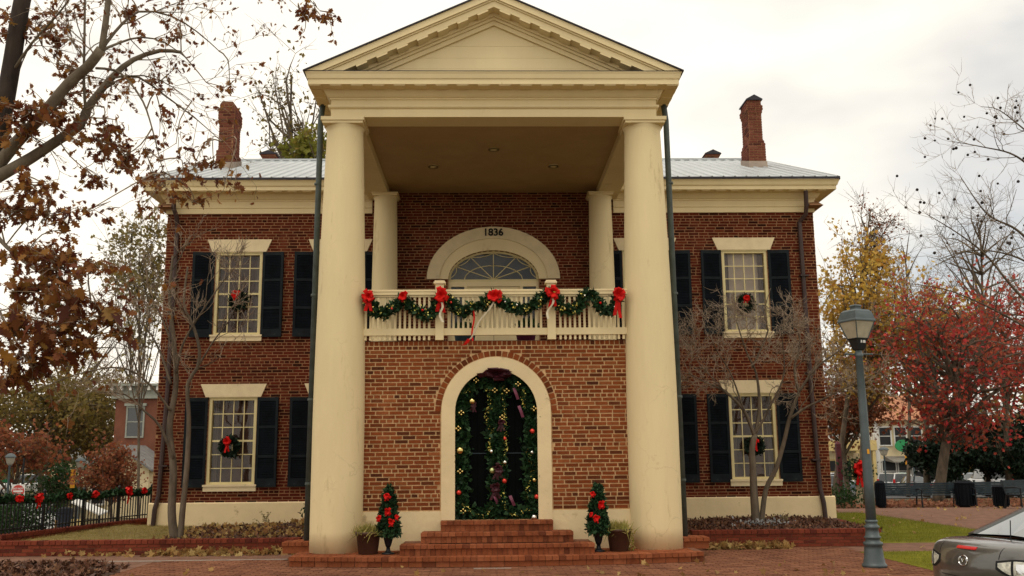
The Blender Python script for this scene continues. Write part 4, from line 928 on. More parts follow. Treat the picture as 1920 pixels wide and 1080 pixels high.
for x, z, s_, mt in ((.02, 1.45-.64, .2, 'bow_dark'), (.08, 2.2-.64, .16, 'bow_dark'), (-.02, 1.15-.64, .2, 'bow_dark'), (-.38, 2.5-.64, .12, 'bow_dark')): obj('dark_bow', bow_mesh('dark_bow', int(z*100), s_, 3, 1.0, 5), mt, dg, (x, -.07, z))
for x, z in ((.38, 2.42), (-.05, .98), (.22, .95), (.30, 2.72)): m = MB(); ribbon(m, [(x+.07*t, -.09-.02*math.sin(4*t), z-.64-.16*t*(1 if x < .3 else 1.2)+.05) for t in np.linspace(0, 1, 6)], (1, .2, .3), .05); m.build('ribbon_tail', 'ribbon_pink', dg)
# fence garland and bows
fpath = along([fp(FL*t, .345+.60+.03*math.sin(t*19), -.0) for t in np.linspace(0, 1, 14)], .03)
fg = thing('fence_garland', 'evergreen garland wound along the top of the black iron fence', 'garland', tuple(fpath[0])); loc_mesh(obj('foliage', needles('foliage', fpath, .055, 3000, .075, 'dark', 31), 'leaf_needle', fg), fg)
for k, (t, s, lb) in enumerate(((.08, .20, 'small round red bow on the fence garland below the round traffic sign'), (.19, .24, 'red bow with drooping tail on the fence garland near the hedge'), (.37, .20, 'tight red bow on the fence garland in front of the bending person'), (.53, .24, 'wide red bow on the fence garland beside the dark litter bin'), (.77, .30, 'big red bow on the fence garland before the white sloping board'), (.89, .20, 'small red bow high on the fence garland near the courthouse corner'), (.985, .16, 'last small red bow where the fence reaches the courthouse wall'))):
    p = fp(FL*t, .345+.62, -.08); bow(tuple(p), s*.8, lb, 'bows on the fence', 1+(k % 2), 1.0 if k in (1, 4) else .4, 50+k, rz=R_(70))
# ================================================================== PORCH PLANTS
def lathe_obj(name, prof, mat, parent, n=24, loc=(0, 0, 0)): m = MB(); m.lathe(prof, loc, n); return m.build(name, mat, parent, True)
for s, px, ux, y in ((-1, -2.03, -1.71, -.62), (1, 1.93, 1.60, -.60)):
    t = thing('flower_pot', 'large round brown pot of straggly '+('yellow-green grass beside the column with a climbing twig behind' if s < 0 else 'straw-coloured grass trailing over its rim against the column'), 'pot', (px, y+.1, .146), 0, None)
    lathe_obj('pot', [(.135, 0), (.15, .01), (.19, .30), (.205, .305), (.21, .33), (.205, .345), (.185, .345), (.18, .30)], 'pot_brown', t)
    lathe_obj('soil', [(.001, .298), (.183, .30), (.18, .29)], 'mulch', t)
    rg2 = np.random.default_rng(5+s); P = np.stack([rg2.normal(0, .075, 330), rg2.normal(0, .075, 330), np.full(330, .31)], 1)
    P = np.repeat(P, 3, 0)+rg2.normal(0, .015, (990, 3)); obj('grass_tuft', leaf_mesh('grass_tuft', P, .17, 'needle', 5, updir=(0, 0, .8), jit=.6, sizes=rg2.uniform(.05, .2, 990)), 'leaf_straw', t)
    if s > 0:
        P = np.stack([.19+rg2.normal(0, .03, 90), rg2.normal(0, .05, 90), rg2.uniform(.02, .34, 90)], 1); obj('trailing_stems', leaf_mesh('trailing_stems', P, .05, 'diamond', 6, droop=.8), 'leaf_straw', t)
    u = thing('porch_urn', 'small dark footed urn by the steps, '+('next to the grassy pot on the green-downspout side' if s < 0 else 'next to the straw-grass pot')+' holding a cone tree', 'urn', (ux, y+.05, .146))
    u['label'] = 'dark footed urn holding the cone tree with '+('five red bows' if s < 0 else 'four red bows')
    lathe_obj('bowl', [(.03, .10), (.045, .13), (.06, .18), (.075, .25), (.10, .28), (.105, .295), (.09, .295)], 'urn_dark', u); lathe_obj('foot', [(.10, 0), (.10, .02), (.06, .03), (.035, .06), (.03, .101)], 'urn_dark', u)
    tr = thing('cone_tree', 'small evergreen cone tree with '+('five' if s < 0 else 'four')+' red bows standing in a dark urn', 'tree', (ux, y+.05, .146+.25))
    m = MB(); m.tube([(0, 0, 0), (0, 0, .72)], [.02, .006], 6); m.build('trunk', 'bark_dark', tr)
    n = 2600; z = rg2.beta(1.1, 1.5, n)*.76; r = (.165*(1-z/.80)**.8+.02)*np.sqrt(rg2.uniform(.15, 1, n)); a = rg2.uniform(0, 6.28, n)
    P = np.stack([r*np.cos(a), r*np.sin(a), z+.03], 1); obj('crown', leaf_mesh('crown', P, .07, 'diamond', 9), 'leaf_needle', tr)
    bl_ = ((-.02, .62, .2), (.0, .38, .2), (-.14, .28, .16), (.15, .30, .14), (.06, .22, .2)) if s < 0 else ((-.09, .62, .16), (.04, .45, .21), (-.13, .30, .12), (-.04, .25, .2))
    for k, (x, z, sz) in enumerate(bl_): obj('red_bow', bow_mesh('red_bow', 90+k, sz*.66, 2, .6, 6), 'bow_red', tr, (x, -.17*(1-z/.9)-.03, z+.03))
for x, y, r, mt, lb in ((-.55, 1.2, .20, 'pot_blue', 'blue-grey planter on the balcony floor behind the railing'), (.55, .9, .19, 'pot_purple', 'purple planter on the balcony floor behind the railing')):
    t = thing('planter', lb, 'planter', (x, y, ZT)); lathe_obj('pot', [(r*.75, 0), (r, .3), (r*1.05, .33), (r*.9, .33), (r*.88, .28)], mt, t)
    P = np.random.default_rng(3).normal(0, .09, (160, 3)); P[:, 2] = np.abs(P[:, 2])+.3; obj('plant', leaf_mesh('plant', P, .10, 'diamond', 2), 'leaf_green', t)
# ================================================================== LAMP POST
lp = thing('lamp_post', 'tall grey-green iron lamp post with square lantern beside the brick wall', 'lamp post', (5.477, -1.8, 0))
lathe_obj('base', [(.175, 0), (.175, .03), (.165, .045), (.15, .06), (.15, .10), (.14, .12), (.128, .26), (.122, .30), (.135, .31), (.14, .33), (.135, .35), (.105, .36), (.10, .40), (.118, .41), (.12, .43), (.10, .44), (.095, .50), (.09, .54), (.105, .55), (.108, .58), (.085, .59), (.08, .63), (.09, .64), (.09, .655), (.075, .67)], 'lamp_paint', lp, 28)
lathe_obj('pole', [(.073, .66), (.07, 1.2), (.06, 2.4), (.052, 3.06), (.062, 3.07), (.062, 3.10), (.05, 3.11), (.05, 3.16)], 'lamp_paint', lp, 20)
m = MB(); m.tube([(-.21, 0, 3.105), (.21, 0, 3.105)], .012, 8); ball(m, (-.21, 0, 3.105), .02); ball(m, (.21, 0, 3.105), .02); m.build('crossbar', 'lamp_paint', lp, rot=(0, 0, R_(8)))
def sq(m, prof, rot=0):
    v = []; n = len(prof)
    for h, z in prof: v += [(h*math.cos(math.pi/4+k*math.pi/2+rot)*1.4142, h*math.sin(math.pi/4+k*math.pi/2+rot)*1.4142, z) for k in range(4)]
    m.add(v, [(i*4+k, i*4+(k+1) % 4, (i+1)*4+(k+1) % 4, (i+1)*4+k) for i in range(n-1) for k in range(4)]+[(3, 2, 1, 0), tuple((n-1)*4+k for k in range(4))])
LR_ = R_(22)
m = MB(); sq(m, [(.045, 3.16), (.06, 3.175), (.095, 3.32), (.108, 3.335), (.108, 3.345)], LR_); m.build('cup', 'urn_dark', lp)
m = MB(); sq(m, [(.193, 3.592), (.198, 3.597), (.198, 3.615), (.186, 3.63), (.172, 3.70), (.155, 3.75), (.125, 3.778), (.06, 3.788), (.055, 3.80), (.055, 3.825), (.066, 3.83), (.066, 3.845), (.05, 3.86)], LR_); m.build('roof', 'lamp_paint', lp)
m = MB()
for k in range(4):
    m = MB(); a = math.pi/4+k*math.pi/2+LR_; c, s = math.cos(a)*1.4142, math.sin(a)*1.4142; m.tube([(.105*c, .105*s, 3.34), (.182*c, .182*s, 3.60)], .009, 5); m.build('frame_bar', 'lamp_paint', lp)
for k in range(4):
    m = MB(); a0, a1 = math.pi/4+k*math.pi/2+LR_, math.pi/4+(k+1)*math.pi/2+LR_; q = 1.4142
    m.add([(.102*q*math.cos(a0), .102*q*math.sin(a0), 3.346), (.102*q*math.cos(a1), .102*q*math.sin(a1), 3.346), (.177*q*math.cos(a1), .177*q*math.sin(a1), 3.594), (.177*q*math.cos(a0), .177*q*math.sin(a0), 3.594)], [(0, 1, 2, 3)]); m.build('pane', 'lantern_glass', lp)
m = MB(); m.lathe([(.06, 3.345), (.075, 3.40), (.09, 3.50), (.07, 3.58), (.02, 3.60)], (0, 0, 0), 14); m.build('diffuser', 'lantern_inside', lp, True)
for a_, b_ in ((-.03, -.01), (.012, .055)): m = MB(); m.box((a_, -.098, 3.27), (b_, -.086, 3.31)); m.build('sticker', 'ink_white', lp, rot=(0, 0, LR_))
m = MB(); m.box((-.012, -.074, 1.62), (.02, -.066, 1.69)); m.build('tag', 'banner', lp)
# ================================================================== TREES
def unit(v): return v/(np.linalg.norm(v)+1e-9)
def grow(q, p, d, L, r, lev, P, polys, tips):
    n = P.get('seg', 4); pts = [p.copy()]; d = unit(d)
    for i in range(n):
        d = unit(d+q.normal(0, P.get('wig', .18), 3)+np.array([0, 0, P.get('up', .06)])); p = p+d*L/n; pts.append(p.copy())
    rad = np.linspace(r, r*(.55 if lev else .3), n+1); polys.append((np.array(pts), rad))
    if lev <= 0: tips.extend(pts[1:]); return
    k = q.integers(*P.get('kids', (3, 6)))
    for _ in range(k):
        i = q.integers(1, n+1); base = pts[i]; a = q.uniform(*P.get('ang', (.4, .95)))
        s = unit(np.cross(d, q.normal(size=3))); nd = d*math.cos(a)+s*math.sin(a)
        grow(q, base, nd, L*q.uniform(*P.get('ratio', (.5, .8))), max(P.get('rmin', .003), r*.5), lev-1, P, polys, tips)
def limb(pts, r0, r1, step=.12):
    p = along(pts, step); return (p, np.linspace(r0, r1, len(p)))
def sprout(q, lb, n, L, r, lev, P, polys, tips, t0=.3):
    p, rad = lb
    for _ in range(n):
        i = q.integers(int(len(p)*t0), len(p)); d = p[min(i+1, len(p)-1)]-p[max(i-1, 0)]; a = q.uniform(.4, 1.1)
        s = unit(np.cross(d, q.normal(size=3))); grow(q, p[i], unit(d)*math.cos(a)+s*math.sin(a), L*q.uniform(.6, 1.2), min(r, rad[i]*.6), lev, P, polys, tips)
def tree_thing(name, label, base, polys, bark, leaves=None, group=None, cat='tree', twig_split=None):
    t = thing(name, label, cat, tuple(base), 0, group); o = obj('trunk', tubes_mesh('trunk', [x for x in polys if twig_split is None or x[1][0] >= twig_split]), bark, t); o.location = -Vector(base)
    if twig_split is not None:
        tw = [x for x in polys if x[1][0] < twig_split]
        if tw: o = obj('twigs', tubes_mesh('twigs', tw), 'bark_twig' if bark != 'bark_dark' else 'bark_dark', t); o.location = -Vector(base); stuff(o)
    for nm, me, mt in (leaves or []): o = obj(nm, me, mt, t); o.location = -Vector(base); stuff(o)
    return t
A = np.array
# --- multi-stemmed bare tree in the left bed
q = np.random.default_rng(2); yb = 2.3
def L_(pts, y0, y1): return [at(u, v, y0+(y1-y0)*i/(len(pts)-1)) for i, (u, v) in enumerate(pts)]
P2 = dict(seg=4, wig=.16, up=.07, kids=(2, 5), ratio=(.5, .8), ang=(.35, .9), rmin=.0055)
bs = at(328, 1004, yb); bs[2] = .17; polys = []; tips = []
stems = [limb([bs]+L_([(322, 960), (325, 880), (318, 800), (330, 720), (326, 640), (318, 560), (324, 480)], yb, yb+.2), .085, .022), limb([bs+A([.1, 0, 0])]+L_([(342, 960), (350, 880), (354, 790), (352, 720), (370, 690), (374, 655), (362, 610), (345, 570), (352, 500)], yb, yb-.3), .062, .018),
         limb(L_([(325, 860), (300, 800), (270, 770), (235, 740), (180, 735)], yb, yb-.6), .035, .008), limb(L_([(320, 720), (300, 660), (270, 610), (215, 560)], yb, yb+.1), .03, .006), limb(L_([(330, 700), (345, 640), (395, 560), (440, 500)], yb, yb-.5), .03, .006),
         limb(L_([(320, 770), (280, 720), (230, 690), (150, 700), (60, 735)], yb, yb-.9), .025, .006), limb(L_([(370, 690), (400, 640), (430, 600), (455, 540)], yb, yb-.3), .02, .005), limb(L_([(320, 640), (290, 570), (240, 520), (205, 480)], yb, yb-.4), .022, .005)]
polys += stems
for i, s in enumerate(stems): sprout(q, s, 4, .62, .014, 3, P2, polys, tips, .45 if i < 2 else .25)
tree_thing('bare_tree', 'leafless multi-stemmed grey tree rising from the dry grass bed', bs, polys, 'bark_grey', twig_split=.013)
# --- dense twiggy tree in the right bed
q = np.random.default_rng(5); yb = 3.3; bs = at(1418, 978, yb); bs[2] = .2; polys = []; tips = []
P3 = dict(seg=4, wig=.24, up=.05, kids=(3, 6), ratio=(.5, .8), ang=(.4, 1.0), rmin=.0058)
stems = [limb([bs]+L_([(1414, 930), (1412, 880), (1410, 840), (1416, 815)], yb, yb), .095, .055), limb(L_([(1416, 820), (1395, 770), (1360, 735), (1320, 715), (1290, 700)], yb, yb-.3), .045, .01), limb(L_([(1416, 820), (1424, 760), (1418, 700), (1400, 660), (1380, 600)], yb, yb+.1), .045, .01),
         limb([bs+A([.08, -.05, 0])]+L_([(1436, 920), (1455, 880), (1470, 830), (1482, 780), (1500, 730)], yb, yb-.4), .06, .035), limb(L_([(1482, 785), (1510, 765), (1550, 745), (1600, 720)], yb-.4, yb-.8), .03, .008), limb(L_([(1498, 735), (1490, 690), (1500, 640), (1485, 590)], yb-.4, yb-.2), .035, .008),
         limb(L_([(1498, 735), (1530, 690), (1580, 650), (1610, 600)], yb-.4, yb-.7), .03, .007), limb(L_([(1416, 815), (1445, 760), (1470, 700), (1465, 620)], yb, yb-.6), .03, .008), limb(L_([(1395, 770), (1370, 700), (1340, 650), (1325, 600)], yb-.1, yb-.4), .022, .006), limb(L_([(1410, 690), (1440, 620), (1432, 590), (1445, 540)], yb, yb-.3), .022, .006), limb(L_([(1360, 735), (1310, 680), (1280, 640)], yb-.2, yb-.5), .015, .005)]
polys += stems
for i, s in enumerate(stems): sprout(q, s, 0 if i in (0, 3) else (3 if i in (2, 9, 8) else 7), .58, .013, 3, P3, polys, tips, .25)
tree_thing('bare_tree', 'leafless tree with a dense haze of twigs in the mulch bed', bs, polys, 'bark_grey', twig_split=.013)
t = thing('ground_cover', 'small silvery plant at the foot of the dense twiggy tree', 'plant', (5.25, 3.05, .25))
P = np.random.default_rng(1).normal(0, 1, (420, 3))*A([.24, .1, .05]); P[:, 2] = np.abs(P[:, 2]); obj('foliage', leaf_mesh('foliage', P, .06, 'diamond', 3), 'ground_stone', t)
for (x, y, z, lb, sd) in ((-3.62, 2.9, .2, 'thin green sapling in the mulch beside the green downspout', 3), (-4.75, 4.2, .22, 'small dry weed in the mulch under the lower window', 4), (5.75, 3.3, .24, 'small pale shrub beside the twiggy tree trunk', 7)):
    q = np.random.default_rng(sd); polys = []; tips = []
    for _ in range(5): grow(q, A([x, y, z]), A([q.normal(0, .4), q.normal(0, .3), 1]), .4 if sd == 3 else .22, .008, 1, dict(seg=4, wig=.2, kids=(2, 4), rmin=.003), polys, tips)
    tree_thing('small_plant', lb, (x, y, z), polys, 'bark_twig', [('foliage', leaf_mesh('foliage', tips, .10 if sd == 3 else .05, 'diamond', sd), 'leaf_green' if sd == 3 else 'leaf_pale')], cat='plant')
# --- big oak whose limbs reach in from the left
q = np.random.default_rng(8); yo = -6.0; polys = []; tips = []
fork = at(-38, 350, yo); bs = A([fork[0]-.35, yo, -.4])
lb = [limb([bs, bs+A([.02, 0, 1.5]), bs+A([.12, 0, 2.8]), fork], 0.2040, 0.1350), limb([fork]+L_([(-12, 290), (5, 215), (22, 120), (42, 0), (75, -140), (140, -330)], yo, yo), 0.0925, 0.0675),
      limb([fork]+L_([(0, 305), (30, 268), (80, 215), (130, 155), (165, 125), (190, 92)], yo, yo-.3), 0.0694, 0.0506), limb(L_([(190, 95), (198, 40), (208, -40), (230, -160)], yo-.3, yo-.2), 0.0376, 0.0203),
      limb([fork]+L_([(20, 318), (60, 295), (110, 262), (150, 235), (163, 205), (185, 175), (215, 140), (250, 112), (300, 95), (340, 98)], yo, yo+.6), 0.0751, 0.0203), limb(L_([(160, 205), (157, 150), (158, 80), (160, -60)], yo, yo-.1), 0.0173, 0.0101),
      limb(L_([(190, 95), (215, 60), (260, 22), (320, 30), (370, 60), (410, 95)], yo-.3, yo+.5), 0.0202, 0.0054), limb(L_([(190, 95), (225, 80), (265, 70), (310, 80), (350, 110)], yo-.3, yo+.1), 0.0173, 0.0040),
      limb(L_([(180, 128), (215, 132), (240, 150), (268, 190), (285, 240), (300, 300), (310, 335)], yo+.1, yo-.3), 0.0161, 0.0040), limb(L_([(215, 145), (260, 145), (310, 180), (370, 225), (415, 265)], yo+.3, yo+.9), 0.0173, 0.0040), limb(L_([(185, 175), (240, 142), (300, 150), (360, 190)], yo+.3, yo+.4), 0.0145, 0.0040),
      limb(L_([(20, 140), (60, 80), (110, 25), (150, -30)], yo, yo-.6), 0.0173, 0.0067), limb(L_([(15, 200), (60, 85), (120, 120), (170, 150)], yo, yo+.5), 0.0116, 0.0040),
      limb([fork]+L_([(-20, 420), (20, 470), (90, 520), (160, 560), (205, 610)], yo, yo-1.6), 0.0289, 0.0054), limb([fork]+L_([(-30, 450), (-10, 560), (30, 640), (60, 690)], yo, yo-1.9), 0.0231, 0.0054),
      limb(L_([(140, -330), (300, -330), (470, -200), (545, -80), (575, -10), (600, 20)], yo, yo+2.2), 0.0347, 0.0040), limb(L_([(545, -80), (530, -20), (560, 15)], yo+1.9, yo+2.0), 0.0070, 0.0033)]
polys += lb
PO = dict(seg=4, wig=.2, up=.0, kids=(2, 5), ratio=(.5, .8), rmin=.003)
for i, s in enumerate(lb):
    if i in (0, 1): continue
    sprout(q, s, {13: 9, 14: 8, 15: 0, 16: 3}.get(i, 6), .55, .010, 2, PO, polys, tips, .3)
lf = []; tw_ = []
allp = np.concatenate([p for p, r in lb[2:]])
CL = [(30, 55, 55, 50, 22, 0), (70, 40, 50, 30, 14, .2), (45, 235, 45, 40, 30, -.3), (85, 195, 50, 30, 26, 0), (110, 70, 40, 40, 22, .2), (130, 130, 35, 30, 18, 0), (140, 150, 40, 40, 16, .4), (50, 205, 60, 30, 26, -.4), (100, 235, 60, 35, 32, -.2),
      (190, 270, 60, 40, 34, 0), (215, 245, 40, 25, 18, .3), (230, 295, 50, 40, 26, .1), (175, 330, 45, 40, 18, 0), (60, 350, 80, 40, 44, -.6), (20, 395, 45, 40, 38, -.8), (100, 400, 60, 35, 34, -.7), (165, 395, 25, 25, 8, -.5), (130, 430, 20, 20, 5, -.6),
      (50, 470, 70, 30, 42, -1.4), (110, 490, 60, 35, 50, -1.5), (185, 500, 30, 25, 18, -1.6), (60, 540, 70, 40, 50, -1.6), (130, 560, 60, 35, 52, -1.7), (185, 590, 35, 25, 26, -1.7), (225, 615, 25, 22, 14, -1.7), (100, 620, 60, 40, 50, -1.8), (30, 620, 35, 45, 32, -1.9), (60, 680, 40, 25, 26, -1.9), (120, 655, 45, 30, 28, -1.8), (20, 705, 25, 22, 20, -2.0), (160, 640, 30, 25, 16, -1.8),
      (590, 18, 28, 18, 20, 2.1), (620, 35, 18, 12, 10, 2.2), (565, 25, 20, 20, 10, 2.0), (570, 60, 14, 10, 5, 2.0), (240, 30, 40, 25, 16, .2), (300, 150, 60, 40, 12, .5), (350, 60, 50, 40, 8, .6), (290, 330, 35, 40, 14, -.1), (330, 270, 50, 40, 10, .4), (360, 320, 40, 30, 14, .6), (430, 160, 14, 12, 6, .8), (305, 230, 40, 40, 8, .2), (400, 300, 40, 25, 10, .9), (420, 350, 40, 18, 8, .6), (340, 350, 30, 20, 8, .3), (270, 385, 40, 20, 5, 0), (365, 380, 35, 12, 7, .5)]
for u, v, su, sv, n, dy in CL:
    c = at(u, v, yo+dy); sc = (c[1]-CAM[1])/FPX
    i = np.argmin(((allp-c)**2).sum(1)+((allp[:, 2] < c[2]-.3)*.4)); p0 = allp[i]; mid = (p0+c)/2+q.normal(0, .08, 3)+A([0, 0, .08])
    polys.append(limb([p0, mid, c], .010, .005, .08))
    for _ in range(max(2, int(n/1.7))):
        e_ = c+A([q.normal(0, su*.6*sc), q.normal(0, .18), q.normal(0, sv*.6*sc)]); polys.append(limb([c+(p0-c)*q.uniform(0, .3), (c+e_)/2+q.normal(0, .03, 3), e_], .0048, .0025, .08))
        for _ in range(5): w_ = q.uniform(.45, 1.05); lf.append(c+(e_-c)*w_+q.normal(0, .022, 3))
lf = A(lf); q.shuffle(lf)
tp = A(tips); small = tp[q.integers(0, len(tp), 1500)]+q.normal(0, .01, (1500, 3))
order = np.argsort(lf[:, 1]); single, mass = lf[order[:250]], lf[order[250:]]
oak = tree_thing('oak_tree', 'large oak with hanging brown lobed leaves and pale forked limbs', bs, polys, 'bark_pale', [('crown', leaf_mesh('crown', np.concatenate([mass, small]), .125, 'oak', 4, droop=.9, sizes=np.concatenate([q.uniform(.05, .11, len(mass)), q.uniform(.035, .075, len(small))])), 'leaf_oak')], twig_split=.012)
one = [leaf_mesh('leaf', [(0, 0, 0)], .14, 'oak', 60+i, droop=1.5) for i in range(8)]
for me in one: me.materials.append(MT['leaf1_oak'])
cr = [c for c in oak.children if c.name.startswith('crown')][0]
for i, p in enumerate(single): obj('leaf', one[i % 8], None, cr, tuple(p), (q.normal(0, .4), q.normal(0, .4), q.uniform(0, 6.28)), (q.uniform(.5, .9),)*3)
m = MB(); m.tube(np.concatenate([lb[0][0], lb[1][0][1:]]), np.concatenate([lb[0][1], np.minimum(lb[1][1][1:], lb[0][1][-1])])+.006, 12); dko = m.build('main_stem', 'bark_dark', oak, True); dko.location = -Vector(bs)
# --- leafy and bare trees further back
def clump_tree(name, label, base, ellc, ellr, K, leaf, nleaf, lsize, bark='bark_grey', seed=0, cr_=.8, tr=.2, group=None, shape='diamond', twigs=5, bare=False, low=.35, droop=0.):
    q = np.random.default_rng(seed); base = A(base, float); ellc = A(ellc, float); ellr = A(ellr, float); polys = []; lv = []
    top = ellc+A([q.normal(0, .2), 0, ellr[2]*.55]); tk = limb([base, base*.6+ellc*.4+q.normal(0, .1, 3), ellc, top], tr, tr*.18, .5); polys.append(tk); H = len(tk[0])
    for k in range(K):
        while 1:
            v = q.uniform(-1, 1, 3)
            if np.linalg.norm(v) < 1: break
        v = unit(v)*np.linalg.norm(v)**.55; c = ellc+v*ellr; i = min(H-1, int(H*q.uniform(low, .95))); p0 = tk[0][i]
        if p0[2] > c[2]+.3*ellr[2]: p0 = tk[0][int(H*low)]
        L = np.linalg.norm(c-p0); r0 = min(tk[1][int(H*low)]*.55, .02+.018*L); b_ = limb([p0, (p0+c)/2+A([0, 0, .12*L])+q.normal(0, .08*L, 3), c], r0, .008, .5); polys.append(b_)
        for _ in range(twigs):
            s = b_[0][q.integers(len(b_[0])//2, len(b_[0]))]; e_ = s+q.normal(0, cr_*.75, 3)+A([0, 0, .15*cr_]); polys.append(limb([s, (s+e_)/2+q.normal(0, .08*cr_, 3), e_], .014 if L < 8 else .02, .006, .4))
            for _ in range(3 if bare else 1):
                e2 = e_+q.normal(0, cr_*.4, 3); polys.append((A([(s+e_)/2 if bare else e_, e2]), A([.008, .004])))
            m_ = max(1, nleaf//(K*twigs)); w_ = q.random((m_, 1)); lv.append(s*(1-w_)+e_*w_+q.normal(0, cr_*.28, (m_, 3)))
    lv = np.concatenate(lv)[:max(1, nleaf)] if nleaf else None
    return tree_thing(name, label, base, polys, bark, [('crown', leaf_mesh('crown', lv, lsize, shape, seed, droop=droop), 'leaf_'+leaf)] if nleaf else None, group)
def px(u, v, y): return at(u, v, y)
def gp_(u, y): p = at(u, 900, y); return A([p[0], y, gz(p[0], y)])
def el(u, v, ru, rv, y, ry=None): c = at(u, v, y); s = (y-CAM[1])/FPX; return c, A([ru*s, ry or ru*s, rv*s])
# behind the courthouse, to the left
c, r = el(545, 200, 75, 110, 24); clump_tree('tall_tree', 'tall thin tree with few leaves behind the roof, left of the portico', gp_(560, 24), c, r, 26, 'olive', 700, .2, seed=21, cr_=.9, tr=.22, bare=True, twigs=5)
c, r = el(572, 262, 48, 36, 22); clump_tree('leafy_tree', 'yellow-green leafy tree showing over the roof beside the portico', gp_(572, 22), c, r, 14, 'ygreen', 900, .24, seed=22, cr_=.5, tr=.15, shape='maple')
c, r = el(262, 470, 60, 90, 26); clump_tree('thin_tree', 'thin tree with sparse yellow-green leaves beside the courthouse corner', gp_(265, 26), c, r, 30, 'pale', 2300, .2, seed=23, cr_=.8, tr=.075, bare=True)
c, r = el(80, 790, 150, 80, 62); clump_tree('hazy_tree', 'broad olive-brown tree beyond the street, wider than the brick building', gp_(80, 62), c, r, 50, 'olive', 9500, .36, seed=24, cr_=1.8, tr=.3, group='trees across the street')
c, r = el(175, 770, 75, 75, 70); clump_tree('hazy_tree', 'brownish thinning tree against the red brick building', gp_(175, 70), c, r, 34, 'olive', 4200, .32, seed=25, cr_=1.7, tr=.25, group='trees across the street', bare=True)
c, r = el(130, 650, 150, 110, 78); clump_tree('bare_tree', 'tall pale leafless tree far behind the olive-brown trees', gp_(130, 78), c, r, 40, 'pale', 0, .3, seed=26, cr_=2.2, tr=.3, bare=True, group='trees across the street')
c, r = el(245, 640, 60, 90, 80); clump_tree('bare_tree', 'leafless tree rising behind the bracketed cornice of the red building', gp_(245, 80), c, r, 24, 'pale', 0, .3, seed=27, cr_=2.0, tr=.25, bare=True, group='trees across the street')
c, r = el(40, 845, 75, 30, 44); clump_tree('maple_tree', 'orange-red maple with drooping boughs above the round traffic sign', gp_(20, 44), c, r, 22, 'orange', 1500, .24, seed=28, cr_=.9, tr=.15, shape='maple')
c, r = el(205, 885, 55, 38, 42); clump_tree('maple_tree', 'small dark red maple in front of the red brick building', gp_(215, 42), c, r, 34, 'orange', 3800, .17, seed=29, cr_=.7, tr=.12, shape='maple')
c, r = el(112, 905, 45, 38, 50); clump_tree('evergreen_bush', 'rounded dark green bush beside the lamp with orange banner', gp_(112, 50), c, r, 22, 'green', 2600, .2, seed=30, cr_=.8, tr=.1)
# right side
c, r = el(1625, 580, 88, 140, 27); clump_tree('yellow_tree', 'tall golden yellow autumn tree behind the lamp lantern', gp_(1615, 27), c, r, 56, 'yellow', 6800, .17, seed=31, cr_=.8, tr=.24, shape='maple')
c, r = el(1628, 425, 62, 55, 28); clump_tree('thin_tree', 'thin tree with sparse russet leaves rising above the yellow tree', gp_(1560, 28), c, r, 22, 'orange', 520, .14, seed=32, cr_=.7, tr=.15, bare=True, low=.6)
c, r = el(1805, 672, 185, 165, 23); clump_tree('red_maple', 'spreading red-leaved maple behind the park benches', gp_(1755, 23), c, r, 80, 'red', 4800, .15, bark='bark_grey', seed=33, cr_=.75, tr=.25, shape='maple', twigs=7, low=.3, bare=True)
c, r = el(1590, 740, 75, 75, 31); clump_tree('orange_tree', 'rusty orange tree beside the courthouse corner', gp_(1590, 31), c, r, 34, 'orange', 3400, .17, seed=34, cr_=.9, tr=.16, shape='maple')
c, r = el(1735, 600, 110, 80, 36); clump_tree('mixed_tree', 'bronze and yellow tree showing between yellow tree and red maple', gp_(1735, 36), c, r, 40, 'yellow', 2600, .2, seed=35, cr_=1.1, tr=.2, shape='maple', bare=True)
c, r = el(1880, 640, 100, 110, 33); clump_tree('crimson_tree', 'loose crimson-leaved tree behind the red maple', gp_(1890, 33), c, r, 40, 'red', 2600, .19, seed=36, cr_=1.1, tr=.2, shape='maple', bare=True)
for k, (u, v, ru, rv, y, lb) in enumerate(((1775, 850, 62, 34, 34, 'black-green evergreen just behind the maple trunk'), (1850, 842, 75, 42, 36, 'broad black-green evergreen behind the litter bins'), (1925, 846, 60, 44, 33, 'black-green evergreen behind the last bench'))):
    c, r = el(u, v, ru, rv, y); clump_tree('evergreen_tree', lb, gp_(u, y), c, r, 34, 'dark', 6500, .22, bark='bark_dark', seed=40+k, cr_=.7, tr=.15, group='evergreens behind the benches')
# sweetgum with seed balls reaching in from the right
q = np.random.default_rng(14); yg = 9.0; polys = []; tips = []; bs = gp_(2060, yg)
lb2 = [limb([bs]+L_([(2055, 800), (2040, 650), (2020, 520), (2005, 380), (1990, 220), (1985, 60), (1965, -60)], yg, yg), .22, .012), limb(L_([(2040, 660), (1960, 600), (1900, 540), (1850, 480), (1800, 440), (1735, 400)], yg, yg-1), .06, .008), limb(L_([(2020, 520), (1960, 480), (1905, 430), (1850, 400), (1800, 330)], yg, yg-.6), .06, .008), limb(L_([(2010, 400), (1950, 330), (1900, 290), (1840, 275), (1785, 265)], yg, yg+.4), .05, .008),
       limb(L_([(2000, 330), (1950, 270), (1905, 230), (1870, 205), (1840, 200)], yg, yg-.4), .04, .007), limb(L_([(2045, 700), (1980, 650), (1900, 600), (1820, 560), (1760, 540), (1690, 530)], yg, yg+.8), .05, .007), limb(L_([(2030, 560), (1970, 520), (1900, 480), (1820, 470), (1750, 500)], yg, yg+.5), .045, .007)]
polys += lb2
for i, s in enumerate(lb2[1:]): sprout(q, s, 11, .95, .014, 2, dict(seg=4, wig=.2, up=.1, kids=(3, 5), ratio=(.5, .8), rmin=.005), polys, tips, .2)
tp = A(tips); tp = tp[tp[:, 2] > at(1850, 460, yg)[2]]; pods = tp[q.integers(0, len(tp), 75)]-A([0, 0, .05]); mb = MB()
